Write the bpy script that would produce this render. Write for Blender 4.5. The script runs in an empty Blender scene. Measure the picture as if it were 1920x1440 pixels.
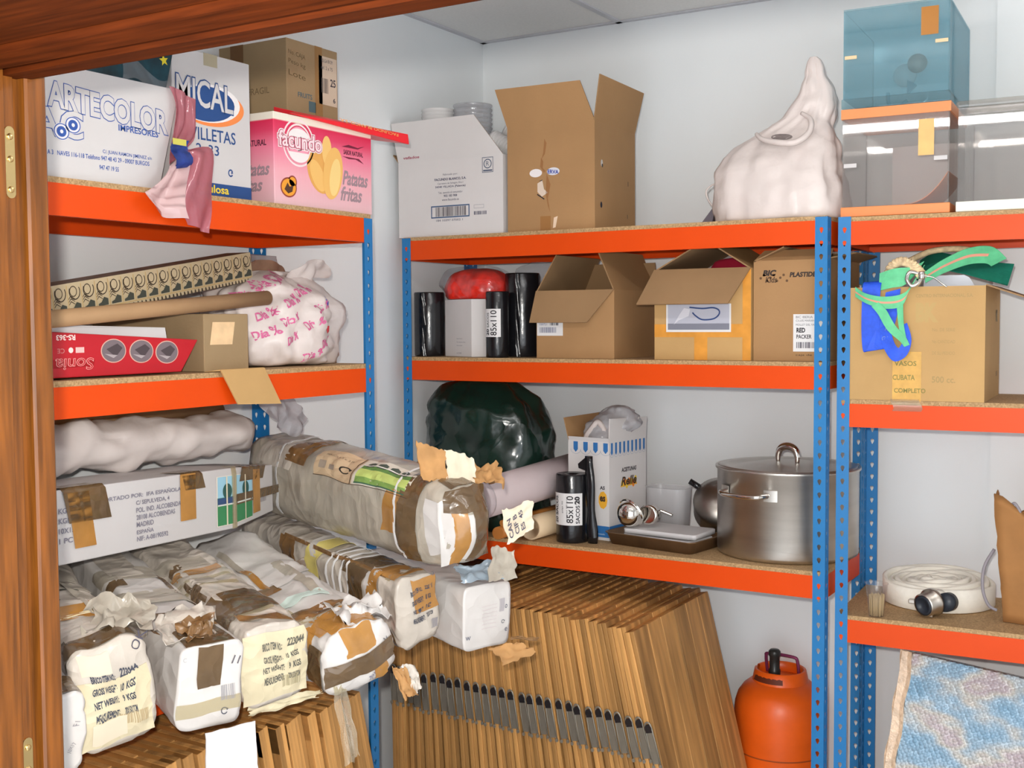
import bpy, bmesh, math, random
from mathutils import Vector, Matrix, noise
from mathutils.bvhtree import BVHTree
random.seed(4)
PI = math.pi
scene = bpy.context.scene
COL = scene.collection

# ------------------------------------------------------------------ camera, world, lights, exposure
FPX, YAW, PIT, ROL, CAMH = 2172.4, .5431, .0547, -.0068, 1.71
def cam_axes():
    fw = Vector((-math.sin(YAW), math.cos(YAW), 0)); rt = Vector((math.cos(YAW), math.sin(YAW), 0)); up = Vector((0, 0, 1))
    f2 = fw*math.cos(PIT) - up*math.sin(PIT); u2 = up*math.cos(PIT) + fw*math.sin(PIT)
    return rt*math.cos(ROL) + u2*math.sin(ROL), u2*math.cos(ROL) - rt*math.sin(ROL), f2
CR, CU, CF = cam_axes()
cam_d = bpy.data.cameras.new('camera'); cam = bpy.data.objects.new('camera', cam_d); COL.objects.link(cam)
cam_d.sensor_fit = 'HORIZONTAL'; cam_d.sensor_width = 36; cam_d.lens = FPX/1920*36; cam_d.clip_start = .02
m = Matrix((CR, CU, -CF)).transposed().to_4x4(); m.translation = (0, 0, CAMH); cam.matrix_world = m
scene.camera = cam
w = bpy.data.worlds.new('world'); scene.world = w; w.use_nodes = True
w.node_tree.nodes['Background'].inputs[0].default_value = (.86, .93, 1.0, 1)
w.node_tree.nodes['Background'].inputs[1].default_value = 2.6
def light(name, kind, loc, power, size, color=(1, 1, 1), target=None, sy=None):
    d = bpy.data.lights.new(name, kind); d.energy = power; d.color = color
    if kind == 'AREA':
        d.size = size
        if sy: d.shape = 'RECTANGLE'; d.size_y = sy
    else: d.shadow_soft_size = size
    o = bpy.data.objects.new(name, d); COL.objects.link(o); o.location = loc
    if target: o.rotation_euler = (Vector(target) - Vector(loc)).to_track_quat('-Z', 'Y').to_euler()
    return o
light('camera_flash', 'POINT', (-.03, -.02, 1.78), 185, .02, (1, .95, .88))
LAMP_L = 43.0                      # radiance of the fluorescent tube built further down, hung from the ceiling above the picture
scene.view_settings.view_transform = 'Standard'; scene.view_settings.look = 'None'
scene.view_settings.gamma = 1; scene.view_settings.use_curve_mapping = False
scene.view_settings.exposure = .08

# ------------------------------------------------------------------ helpers
V = Vector
def lin(c):
    c = c/255
    return c/12.92 if c <= .04045 else ((c + .055)/1.055)**2.4
def A(r, g, b, k=.62):              # colour of a surface seen as r,g,b in a room whose white walls read about 182
    return tuple(min(lin(x)/k, .92) for x in (r, g, b))
MATS = {}
def nodes_of(name):
    mt = bpy.data.materials.new(name); mt.use_nodes = True
    nt = mt.node_tree
    return mt, nt, nt.nodes['Principled BSDF']
def mat(name, col, rough=.55, metal=0, var=.08, scale=6, stretch=(1, 1, 1), bump=0, bscale=60, spec=.4, coat=0, det=4, randv=0):
    if name in MATS: return MATS[name]
    mt, nt, b = nodes_of(name); N = nt.nodes; L = nt.links
    tc = N.new('ShaderNodeTexCoord'); mp = N.new('ShaderNodeMapping'); L.new(tc.outputs['Object'], mp.inputs[0])
    mp.inputs['Scale'].default_value = stretch
    no = N.new('ShaderNodeTexNoise'); no.inputs['Scale'].default_value = scale; no.inputs['Detail'].default_value = det
    L.new(mp.outputs[0], no.inputs['Vector'])
    cr = N.new('ShaderNodeValToRGB'); L.new(no.outputs[0], cr.inputs[0])
    cr.color_ramp.elements[0].position = .3; cr.color_ramp.elements[1].position = .7
    cr.color_ramp.elements[0].color = tuple(min(1, x*(1 - var)) for x in col) + (1,)
    cr.color_ramp.elements[1].color = tuple(min(1, x*(1 + var)) for x in col) + (1,)
    out = cr.outputs[0]
    if randv:
        oi = N.new('ShaderNodeObjectInfo'); hs = N.new('ShaderNodeHueSaturation'); mr = N.new('ShaderNodeMapRange')
        mr.inputs[3].default_value = 1 - randv; mr.inputs[4].default_value = 1 + randv
        L.new(oi.outputs['Random'], mr.inputs[0]); L.new(mr.outputs[0], hs.inputs['Value']); L.new(out, hs.inputs['Color']); out = hs.outputs[0]
    L.new(out, b.inputs['Base Color'])
    b.inputs['Roughness'].default_value = rough; b.inputs['Metallic'].default_value = metal
    b.inputs['Specular IOR Level'].default_value = spec
    if coat: b.inputs['Coat Weight'].default_value = coat; b.inputs['Coat Roughness'].default_value = .12
    if bump:
        n2 = N.new('ShaderNodeTexNoise'); n2.inputs['Scale'].default_value = bscale; n2.inputs['Detail'].default_value = 3
        L.new(mp.outputs[0], n2.inputs['Vector'])
        bp = N.new('ShaderNodeBump'); bp.inputs['Strength'].default_value = bump; bp.inputs['Distance'].default_value = .01
        L.new(n2.outputs[0], bp.inputs['Height']); L.new(bp.outputs[0], b.inputs['Normal'])
    MATS[name] = mt
    return mt
def ink(r, g, b, k=.85): return mat('ink_%d_%d_%d' % (r, g, b), A(r, g, b, k), .6, var=.02)
def clear(name, tint, gloss=.12, rough=.05, haze=0.0, hazecol=(.8, .8, .8), bump=0, bscale=25):
    """thin clear plastic: tinted see-through film, a fresnel sheen, and some milky diffuse"""
    if name in MATS: return MATS[name]
    mt, nt, b = nodes_of(name); N = nt.nodes; L = nt.links
    N.remove(b); out = N['Material Output']
    tr = N.new('ShaderNodeBsdfTransparent'); tr.inputs[0].default_value = tint + (1,)
    gl = N.new('ShaderNodeBsdfGlossy'); gl.inputs['Roughness'].default_value = rough
    df = N.new('ShaderNodeBsdfDiffuse'); df.inputs[0].default_value = hazecol + (1,)
    fr = N.new('ShaderNodeLayerWeight'); fr.inputs[0].default_value = .3
    pw = N.new('ShaderNodeMath'); pw.operation = 'POWER'; pw.inputs[1].default_value = 3; L.new(fr.outputs['Facing'], pw.inputs[0])
    ma = N.new('ShaderNodeMath'); ma.operation = 'MULTIPLY_ADD'; ma.inputs[1].default_value = .35; ma.inputs[2].default_value = .03 + gloss*.12
    L.new(pw.outputs[0], ma.inputs[0])
    m1 = N.new('ShaderNodeMixShader'); m2 = N.new('ShaderNodeMixShader')
    m1.inputs[0].default_value = haze; L.new(tr.outputs[0], m1.inputs[1]); L.new(df.outputs[0], m1.inputs[2])
    L.new(ma.outputs[0], m2.inputs[0]); L.new(m1.outputs[0], m2.inputs[1]); L.new(gl.outputs[0], m2.inputs[2])
    if bump:
        tc = N.new('ShaderNodeTexCoord'); n2 = N.new('ShaderNodeTexNoise'); n2.inputs['Scale'].default_value = bscale
        L.new(tc.outputs['Object'], n2.inputs['Vector'])
        bp = N.new('ShaderNodeBump'); bp.inputs['Strength'].default_value = bump; bp.inputs['Distance'].default_value = .02
        L.new(n2.outputs[0], bp.inputs['Height'])
        for q in (gl, df): L.new(bp.outputs[0], q.inputs['Normal'])
    L.new(m2.outputs[0], out.inputs[0])
    MATS[name] = mt
    return mt

def crease(mt, scale=14, strength=.5, dist=.012):
    """adds sharp fold lines (cell borders) to a material's bump"""
    nt = mt.node_tree; N = nt.nodes; L = nt.links
    tc = N.new('ShaderNodeTexCoord'); no = N.new('ShaderNodeTexNoise'); no.inputs['Scale'].default_value = scale*.35
    ad = N.new('ShaderNodeMixRGB'); ad.blend_type = 'ADD'; ad.inputs[0].default_value = .35; L.new(tc.outputs['Object'], no.inputs['Vector']); L.new(tc.outputs['Object'], ad.inputs[1]); L.new(no.outputs['Color'], ad.inputs[2])
    vo = N.new('ShaderNodeTexVoronoi'); vo.feature = 'F1'; vo.inputs['Scale'].default_value = scale; L.new(ad.outputs[0], vo.inputs['Vector'])
    bp = N.new('ShaderNodeBump'); bp.inputs['Strength'].default_value = strength; bp.inputs['Distance'].default_value = dist; L.new(vo.outputs['Distance'], bp.inputs['Height'])
    for b in [n for n in N if n.type in ('BSDF_PRINCIPLED', 'BSDF_GLOSSY', 'BSDF_DIFFUSE')]:
        k = b.inputs['Normal']
        if k.is_linked: L.new(k.links[0].from_socket, bp.inputs['Normal'])
        L.new(bp.outputs[0], k)
    return mt

class MB:
    def __init__(s): s.v = []; s.f = []; s.mi = []; s.mats = []; s.sm = []
    def m(s, mt):
        if mt not in s.mats: s.mats.append(mt)
        return s.mats.index(mt)
    def add(s, vs, fs, mt, smooth=False):
        o = len(s.v); k = s.m(mt); s.v += [V(x) for x in vs]
        for f in fs: s.f.append([i + o for i in f]); s.mi.append(k); s.sm.append(smooth)
        return s
    def box(s, lo, hi, mt, M=None):
        x0, y0, z0 = lo; x1, y1, z1 = hi
        vs = [V(p) for p in ((x0,y0,z0),(x1,y0,z0),(x1,y1,z0),(x0,y1,z0),(x0,y0,z1),(x1,y0,z1),(x1,y1,z1),(x0,y1,z1))]
        if M: vs = [M @ p for p in vs]
        return s.add(vs, [(0,3,2,1),(4,5,6,7),(0,1,5,4),(1,2,6,5),(2,3,7,6),(3,0,4,7)], mt)
    def hexa(s, vs, mt): return s.add(vs, [(0,3,2,1),(4,5,6,7),(0,1,5,4),(1,2,6,5),(2,3,7,6),(3,0,4,7)], mt)
    def loft(s, rings, mt, cap0=True, cap1=True, smooth=True, close=True):
        n = len(rings[0]); vs = [p for r in rings for p in r]; fs = []
        for i in range(len(rings) - 1):
            for j in range(n if close else n - 1):
                a = i*n + j; b = i*n + (j + 1) % n
                fs.append((a, b, b + n, a + n))
        s.add(vs, fs, mt, smooth)
        o = len(s.v) - len(vs)
        k = s.m(mt)
        if close and cap0: s.f.append([o + j for j in range(n)][::-1]); s.mi.append(k); s.sm.append(False)
        if close and cap1: s.f.append([o + (len(rings) - 1)*n + j for j in range(n)]); s.mi.append(k); s.sm.append(False)
        return s
    def lathe(s, prof, mt, n=40, c=(0, 0, 0), axis='z', cap0=True, cap1=True, smooth=True):
        rings = []
        for r, z in prof:
            ring = []
            for j in range(n):
                a = 2*PI*j/n; p = (r*math.cos(a), r*math.sin(a), z)
                if axis == 'y': p = (p[0], p[2], -p[1])
                if axis == 'x': p = (p[2], p[0], p[1])
                ring.append(V(p) + V(c))
            rings.append(ring)
        return s.loft(rings, mt, cap0, cap1, smooth)
    def tube(s, pts, r, mt, n=10, sub=0, cap=True):
        pts = [V(p) for p in pts]
        if sub: pts = spline(pts, sub)
        rings = []; up = V((0, 0, 1)); prev = None
        for i, p in enumerate(pts):
            t = (pts[min(i + 1, len(pts) - 1)] - pts[max(i - 1, 0)]).normalized()
            if prev is None:
                a = t.cross(up)
                if a.length < .1: a = t.cross(V((1, 0, 0)))
            else: a = prev - t*prev.dot(t)
            a.normalize(); prev = a; b = t.cross(a)
            rr = r(i/(len(pts) - 1)) if callable(r) else r
            rings.append([p + (a*math.cos(2*PI*j/n) + b*math.sin(2*PI*j/n))*rr for j in range(n)])
        return s.loft(rings, mt, cap, cap)
    def grid(s, fn, nu, nv, mt, th=0, smooth=True):
        """sheet fn(u,v); th > 0 gives it real thickness"""
        P = [[V(fn(i/nu, j/nv)) for j in range(nv + 1)] for i in range(nu + 1)]
        def nrm(i, j):
            a = P[min(i + 1, nu)][j] - P[max(i - 1, 0)][j]; b = P[i][min(j + 1, nv)] - P[i][max(j - 1, 0)]
            c = a.cross(b); return c.normalized() if c.length > 1e-12 else V((0, 0, 1))
        W = nv + 1; vs = [P[i][j] for i in range(nu + 1) for j in range(W)]
        fs = [(i*W + j, (i + 1)*W + j, (i + 1)*W + j + 1, i*W + j + 1) for i in range(nu) for j in range(nv)]
        if th:
            o = len(vs); low = [P[i][j] - nrm(i, j)*th for i in range(nu + 1) for j in range(W)]; vs += low; rim = []
            fs += [tuple(q + o for q in f)[::-1] for f in fs[:]]
            edge = [i*W for i in range(nu + 1)] + [nu*W + j for j in range(1, W)] + [i*W + nv for i in range(nu - 1, -1, -1)] + [j for j in range(nv - 1, 0, -1)]
            for q in range(len(edge)):
                a, b = edge[q], edge[(q + 1) % len(edge)]; rim.append((vs[b], vs[a], vs[a + o], vs[b + o]))
            for r in rim: s.add(list(r), [(0, 1, 2, 3)], mt, False)
        return s.add(vs, fs, mt, smooth)
    def build(s, name, parent=None, loc=None, rot=None, bevel=0, subd=0):
        me = bpy.data.meshes.new(name); me.from_pydata([tuple(p) for p in s.v], [], s.f)
        for mt in s.mats: me.materials.append(mt)
        me.polygons.foreach_set('material_index', s.mi); me.polygons.foreach_set('use_smooth', s.sm); me.update()
        o = bpy.data.objects.new(name, me); COL.objects.link(o)
        if parent: o.parent = parent
        if loc: o.location = loc
        if rot: o.rotation_euler = rot
        if bevel:
            b = o.modifiers.new('bevel', 'BEVEL'); b.width = bevel; b.segments = 2; b.limit_method = 'ANGLE'; b.angle_limit = .9
        if subd:
            b = o.modifiers.new('subd', 'SUBSURF'); b.levels = subd; b.render_levels = subd
        return o
def spline(pts, k):
    out = []; n = len(pts)
    for i in range(n - 1):
        p0, p1, p2, p3 = pts[max(i - 1, 0)], pts[i], pts[i + 1], pts[min(i + 2, n - 1)]
        for j in range(k):
            t = j/k
            out.append(.5*((2*p1) + (p2 - p0)*t + (2*p0 - 5*p1 + 4*p2 - p3)*t*t + (3*p1 - p0 - 3*p2 + p3)*t**3))
    return out + [pts[-1]]
def ribbon(mb, pts, wvecs, mt, th=.0015, k=6, off=0):
    pts = spline([V(p) for p in pts], k)
    wv = spline([V(x) for x in (wvecs if isinstance(wvecs, list) else [wvecs]*((len(pts) - 1)//k + 1))], k)
    n = len(pts) - 1
    def fn(u, v):
        i = min(int(round(u*n)), n); return pts[i] + wv[i]*(v - .5)
    return mb.grid(fn, n, 2, mt, th)
def tag(o, label, cat=None, group=None, kind=None):
    if label: o['label'] = label
    if cat: o['category'] = cat
    if group: o['group'] = group
    if kind: o['kind'] = kind
    return o
def thing(name, label, cat, loc=(0, 0, 0), rz=0, group=None, rot=None):
    o = bpy.data.objects.new(name, None); COL.objects.link(o); o.empty_display_size = .05
    o.location = loc; o.rotation_euler = rot or (0, 0, rz)
    return tag(o, label, cat, group)
def struct(mb, name, **k): o = mb.build(name, **k); o['kind'] = 'structure'; return o
def N3(p, f, seed=0): return noise.noise_vector(V(p)*f + V((seed*3.1, seed*1.7, -seed*2.3)))
def crum(p, f, seed=0):            # creased paper / film: ridges between flat cells
    d = noise.voronoi(V(p)*f + V((seed*5.1, seed, 2*seed)))[0]
    return min(d[1] - d[0], .6)/.6 - .5

# ------------------------------------------------------------------ printing on surfaces
TXT = {}
def text_mesh(body, bold=0, shear=0):
    key = (body, bold, shear)
    if key in TXT: return TXT[key]
    cu = bpy.data.curves.new('t', 'FONT'); cu.body = body; cu.size = 1; cu.offset = bold; cu.shear = shear; cu.resolution_u = 3
    o = bpy.data.objects.new('t', cu); COL.objects.link(o)
    dg = bpy.context.evaluated_depsgraph_get(); dg.update()
    me = bpy.data.meshes.new_from_object(o.evaluated_get(dg))
    vs = [V(v.co) for v in me.vertices]; fs = [list(p.vertices) for p in me.polygons]
    bpy.data.objects.remove(o); bpy.data.curves.remove(cu); bpy.data.meshes.remove(me)
    if not vs: vs = [V((0, 0, 0))]
    x0 = min(v.x for v in vs); x1 = max(v.x for v in vs); y0 = min(v.y for v in vs); y1 = max(v.y for v in vs)
    TXT[key] = (vs, fs, x0, x1, y0, y1)
    return TXT[key]
class Pr:
    """flat prints in face coordinates (metres, x right, y up), laid on a surface by f(x, y, lift)"""
    def __init__(s, f, lift=.0005, sub=0): s.f = f; s.mb = MB(); s.k = lift; s.sub = sub
    def put(s, pts, fs, col, l):
        if s.sub:                                          # fine mesh so that prints follow a curved surface
            pts = list(pts); tri = [(f[0], f[i], f[i + 1]) for f in fs for i in range(1, len(f) - 1)]; cache = {}
            def mid(a, b):
                k = (min(a, b), max(a, b))
                if k not in cache: cache[k] = len(pts); pts.append(((pts[a][0] + pts[b][0])/2, (pts[a][1] + pts[b][1])/2))
                return cache[k]
            ln = lambda a, b: math.hypot(pts[a][0] - pts[b][0], pts[a][1] - pts[b][1])
            for _ in range(14):
                out = []; go = False
                for a, b, c in tri:
                    e = max((ln(a, b), a, b, c), (ln(b, c), b, c, a), (ln(c, a), c, a, b))
                    if e[0] > s.sub: m_ = mid(e[1], e[2]); out += [(e[1], m_, e[3]), (m_, e[2], e[3])]; go = True
                    else: out.append((a, b, c))
                tri = out
                if not go: break
            fs = tri
        s.mb.add([s.f(x, y, s.k*(l + 1)) for x, y in pts], fs, col if not isinstance(col, tuple) else ink(*col)); return s
    def t(s, body, x, y, h, col, w=None, bold=0, shear=0, al='L', rot=0, l=0, flip=False, slope=0, ref=None):
        vs, fs, x0, x1, y0, y1 = text_mesh(body, bold, shear)
        if ref is not None: x0, x1, y0, y1 = text_mesh(body, ref, shear)[2:]
        ky = h/max(y1 - y0, 1e-6); kx = w/max(x1 - x0, 1e-6) if w else ky
        W = (x1 - x0)*kx; ox = {'L': 0, 'C': -W/2, 'R': -W}[al]
        c, sn = math.cos(rot), math.sin(rot); pts = []
        for v in vs:
            px = (v.x - x0)*kx + ox; py = (v.y - y0)*ky + slope*px
            if flip: px, py = -px, -py
            pts.append((x + px*c - py*sn, y + px*sn + py*c))
        return s.put(pts, fs, col, l)
    def rect(s, x0, y0, x1, y1, col, l=0, n=1):
        pts = []; fs = []
        for i in range(n + 1):
            for j in range(n + 1): pts.append((x0 + (x1 - x0)*i/n, y0 + (y1 - y0)*j/n))
        for i in range(n):
            for j in range(n): a = i*(n + 1) + j; fs.append((a, a + n + 1, a + n + 2, a + 1))
        return s.put(pts, fs, col, l)
    def frame(s, x0, y0, x1, y1, t, col, l=0):
        s.rect(x0, y0, x1, y0 + t, col, l); s.rect(x0, y1 - t, x1, y1, col, l); s.rect(x0, y0 + t, x0 + t, y1 - t, col, l); s.rect(x1 - t, y0 + t, x1, y1 - t, col, l); return s
    def ell(s, cx, cy, rx, ry, col, l=0, a0=0, a1=360, inner=0, n=32, rot=0):
        pts = []; fs = []; c, sn = math.cos(rot), math.sin(rot)
        for i in range(n + 1):
            a = math.radians(a0 + (a1 - a0)*i/n)
            for k in (inner, 1):
                px, py = rx*k*math.cos(a), ry*k*math.sin(a); pts.append((cx + px*c - py*sn, cy + px*sn + py*c))
        for i in range(n): fs.append((2*i, 2*i + 1, 2*i + 3, 2*i + 2))
        return s.put(pts, fs, col, l)
    def poly(s, pts, col, l=0): return s.put(pts, [tuple(range(len(pts)))], col, l)
    def bars(s, x0, y0, x1, y1, col, n=28, seed=1, l=0):
        r = random.Random(seed); x = x0; u = (x1 - x0)/n
        while x < x1 - u:
            w_ = u*r.choice((.35, .6, .9)); s.rect(x, y0, x + w_, y1, col, l); x += w_ + u*r.choice((.3, .5, .8))
        return s
    def done(s, name, parent): return s.mb.build(name, parent)
def plane(o, u, v):
    o, u, v = V(o), V(u).normalized(), V(v).normalized(); n = u.cross(v)
    return lambda x, y, e: o + u*x + v*y + n*e
def onto(obj_mb, o, u, v, far=1.0):
    """prints projected straight onto the uneven surface of a mesh"""
    bvh = BVHTree.FromPolygons(obj_mb.v, obj_mb.f); o, u, v = V(o), V(u).normalized(), V(v).normalized(); n = u.cross(v)
    def f(x, y, e):
        p = o + u*x + v*y
        h = bvh.ray_cast(p + n*far, -n)
        return (h[0] + n*(e + .0012)) if h[0] is not None else p
    return f
def barrel(r, c=(0, 0)):           # wraps prints round a vertical cylinder; x is arc length from the -y side
    return lambda x, y, e: V((c[0] + (r + e)*math.sin(x/r), c[1] - (r + e)*math.cos(x/r), y))

# ------------------------------------------------------------------ cartons
def carton(t, w, d, h, mt, inside=None, open_top=False, flaps=(), taper=(0, 0, 0, 0), th=.005, bevel=.002, name='box_body'):
    """local x along the front, y to the back, z up; the front face lies in y = 0. taper: how far the top leans out (left, right, front, back)"""
    inside = inside or mt; l, r, f, b = taper
    mb = MB(); bot = [V((0,0,0)), V((w,0,0)), V((w,d,0)), V((0,d,0))]
    top = [V((-l,-f,h)), V((w+r,-f,h)), V((w+r,d+b,h)), V((-l,d+b,h))]
    if not open_top: mb.hexa(bot + top, mt)
    else:
        c = V((w/2, d/2, 0)); ins = lambda p, z: V((p.x + (th if p.x < c.x else -th), p.y + (th if p.y < c.y else -th), z))
        ib = [ins(p, th) for p in bot]; it = [ins(p, p.z) for p in top]
        mb.add(bot + top, [(0,3,2,1),(0,1,5,4),(1,2,6,5),(2,3,7,6),(3,0,4,7)], mt)
        mb.add(ib + it, [(0,1,2,3),(4,5,1,0),(5,6,2,1),(6,7,3,2),(7,4,0,3)], inside)
        mb.add(top + it, [(0,1,5,4),(1,2,6,5),(2,3,7,6),(3,0,4,7)], mt)
    o = mb.build(name, t, bevel=0 if open_top else bevel)
    res = {}
    E = {'front': (top[0], top[1], V((0, 1, 0))), 'back': (top[2], top[3], V((0, -1, 0))), 'left': (top[3], top[0], V((1, 0, 0))), 'right': (top[1], top[2], V((-1, 0, 0)))}
    for side, ln, ang, e0, e1 in flaps:
        a, bb, inn = E[side]; a, bb = V(a), V(bb)
        an = math.radians(ang); dr = inn*math.cos(an) + V((0, 0, 1))*math.sin(an)
        ed = (bb - a).normalized(); nrm = ed.cross(dr).normalized()   # outer side of the board
        a2, b2 = a + dr*ln + ed*e0, bb + dr*ln - ed*e1
        fm = MB(); q = -nrm*th*.8
        vs = [a, bb, b2, a2]
        fm.add(vs + [p + q for p in vs], [(0,1,2,3)], mt); fm.add(vs + [p + q for p in vs], [(7,6,5,4),(0,4,5,1),(1,5,6,2),(2,6,7,3),(3,7,4,0)], inside)
        fm.build('flap', t)
        res[side] = plane(a, ed, dr)
    return o, res
def face_front(d=0): return plane((0, 0, 0), (1, 0, 0), (0, 0, 1))
def face_left(d): return plane((0, d, 0), (0, -1, 0), (0, 0, 1))
def face_right(w): return plane((w, 0, 0), (0, 1, 0), (0, 0, 1))

# ------------------------------------------------------------------ materials
M_WALL = mat('wall_paint', (.87, .90, .915), .9, var=.015, scale=3, bump=.03, bscale=180)
M_CEIL = mat('ceiling_tile', (.88, .87, .85), .95, var=.03, scale=120, bump=.1, bscale=300)
M_GRID = mat('ceiling_grid', (.62, .62, .65), .5)
M_FLOOR = mat('floor_tile', (.42, .40, .38), .4, var=.06, scale=4)
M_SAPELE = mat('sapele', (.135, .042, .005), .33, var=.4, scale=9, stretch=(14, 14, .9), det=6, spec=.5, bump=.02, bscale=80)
M_SAPELE_H = mat('sapele_head_shaded', (.070, .013, .002), .6, var=.4, scale=9, stretch=(.9, 14, 14), det=6, spec=.06, bump=.02, bscale=80)  # same wood as the jamb, with the less-lit soffit's shade darkened into its colour
M_BRASS = mat('brass', (.75, .55, .25), .3, 1)
M_ORANGE = mat('orange_steel', (.74, .068, .003), .42, var=.03, spec=.25)
M_BLUE = mat('blue_steel', (.016, .185, .46), .4, var=.05, spec=.45)
M_PINE = mat('pine_board', (.46, .235, .075), .5, var=.34, scale=5, stretch=(9, 9, .7), det=6, spec=.35, randv=.34)
M_PINED = mat('pine_batten', (.42, .19, .05), .5, var=.3, scale=5, stretch=(9, .8, 9), det=6, spec=.35, randv=.2)
M_STEEL = mat('dark_steel', (.30, .27, .22), .4, .5, var=.3)
M_CHROME = mat('chrome', (.80, .77, .72), .09, 1, var=.03)
M_ALU = mat('brushed_aluminium', (.58, .55, .51), .34, 1, var=.14, scale=3, stretch=(1, 1, 6), bump=.02, bscale=20)
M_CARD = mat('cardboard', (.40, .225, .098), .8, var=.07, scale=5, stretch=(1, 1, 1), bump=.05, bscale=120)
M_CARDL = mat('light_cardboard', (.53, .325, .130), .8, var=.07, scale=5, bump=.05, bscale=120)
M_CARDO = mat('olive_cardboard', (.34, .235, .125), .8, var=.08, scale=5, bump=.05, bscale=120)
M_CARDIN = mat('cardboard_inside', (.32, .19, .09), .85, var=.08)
M_WCARD = mat('white_carton', (.62, .60, .60), .6, var=.02, bump=.02, bscale=60)
M_GWCARD = mat('grey_white_carton', (.70, .67, .66), .65, var=.03)
M_BLACKP = mat('black_polythene', (.008, .008, .010), .22, var=.2, bump=.12, bscale=30, spec=.6)
M_TAPE = mat('brown_tape', (.24, .125, .045), .18, var=.25, scale=12, spec=.6, coat=.4, bump=.1, bscale=40)
M_TAPED = mat('dark_brown_tape', (.135, .082, .038), .2, var=.25, scale=14, spec=.6, coat=.4, bump=.1, bscale=40)
M_TAPEO = mat('amber_tape', (.45, .215, .05), .16, var=.2, scale=12, spec=.6, coat=.4, bump=.1, bscale=40)
M_CTAPE = clear('clear_tape', (.93, .90, .80), .2, .15, .14, (.80, .74, .60), .1, 25)
M_WRAP = mat('wrapped_paper', (.62, .555, .48), .3, var=.16, scale=9, stretch=(1, 3, 1), bump=.25, bscale=22, coat=.4, spec=.5)
M_WRAPG = mat('grey_wrapped_paper', (.47, .42, .345), .3, var=.16, scale=9, stretch=(1, 3, 1), bump=.2, bscale=22, coat=.4, spec=.5)
M_WRAPW = mat('white_wrapped_paper', (.68, .645, .615), .35, var=.07, scale=8, bump=.2, bscale=20, coat=.3)
M_WRAPY = mat('yellowed_wrap', (.70, .61, .41), .28, var=.12, scale=10, bump=.25, bscale=22, coat=.45)
M_BAGW = mat('white_polythene', (.70, .62, .59), .38, var=.08, scale=6, bump=.35, bscale=16)
M_DARK = mat('dark_void', (.02, .018, .015), .8)
M_KRAFT = mat('kraft_tube', (.40, .24, .12), .75, var=.08, bump=.04, bscale=60)
M_FILM = clear('clear_film', (.96, .96, .97), .12, .12, .03, (.8, .8, .85), .25, 18)
M_FILMG = clear('grey_film', (.92, .92, .94), .1, .25, .6, (.66, .65, .68), .2, 18)

for m_, a_, b_ in ((M_BAGW, 7, .45), (M_WRAP, 16, .6), (M_WRAPG, 13, .5), (M_WRAPW, 12, .45), (M_WRAPY, 18, .5), (M_FILMG, 14, .8), (M_TAPED, 20, .4), (M_TAPE, 22, .4)): crease(m_, a_, b_)
def particle_board():
    mt, nt, b = nodes_of('particle_board'); N = nt.nodes; L = nt.links
    tc = N.new('ShaderNodeTexCoord'); vo = N.new('ShaderNodeTexVoronoi'); vo.inputs['Scale'].default_value = 260
    L.new(tc.outputs['Object'], vo.inputs['Vector']); cr = N.new('ShaderNodeValToRGB'); L.new(vo.outputs['Color'], cr.inputs[0])
    cr.color_ramp.elements[0].color = (.30, .18, .075, 1); cr.color_ramp.elements[1].color = (.58, .38, .19, 1)
    L.new(cr.outputs[0], b.inputs['Base Color']); b.inputs['Roughness'].default_value = .8
    return mt
M_BOARD = particle_board()

# ------------------------------------------------------------------ the room
XW, YW, XR, ZC, YD = -2.511, 3.953, 1.5, 2.815, .985
struct(MB().box((XW - .1, .86, -.1), (XR + .1, YW + .1, 0), M_FLOOR), 'floor')
struct(MB().box((XW - .1, .86, 0), (XW, YW + .1, ZC), M_WALL), 'wall_left')
struct(MB().box((XW, YW, 0), (XR, YW + .1, ZC), M_WALL), 'wall_back')
struct(MB().box((-.593, YW - .035, 0), (XR, YW - .001, ZC), M_WALL), 'trim_3')      # shallow pilaster behind the right-hand shelf
struct(MB().box((XR, .86, 0), (XR + .1, YW + .1, ZC), M_WALL), 'wall_right')
fw = MB(); fw.box((XW, .86, 0), (-1.335, .96, ZC), M_WALL); fw.box((.985, .86, 0), (XR, .96, ZC), M_WALL); fw.box((-1.335, .86, 2.065), (.985, .96, ZC), M_WALL)
struct(fw, 'wall_front')
cl = MB().box((XW - .1, .86, ZC), (XR + .1, YW + .1, ZC + .06), M_CEIL)
ceil = struct(cl, 'ceiling')
g = MB()                                                              # suspended-ceiling T bars, 0.6 m module
x = XW + .605
while x < XR: g.box((x - .012, .96, ZC - .006), (x + .012, YW, ZC - .0005), M_GRID); x += .6
y = YW - .605
while y > 1: g.box((XW, y - .012, ZC - .0055), (XR, y + .012, ZC - .0008), M_GRID); y -= .6
g.box((XW, YW - .022, ZC - .006), (XR, YW, ZC - .0005), M_GRID); g.box((XW, .96, ZC - .006), (XW + .022, YW, ZC - .0005), M_GRID)
o = g.build('ceiling_grid', ceil)
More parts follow.
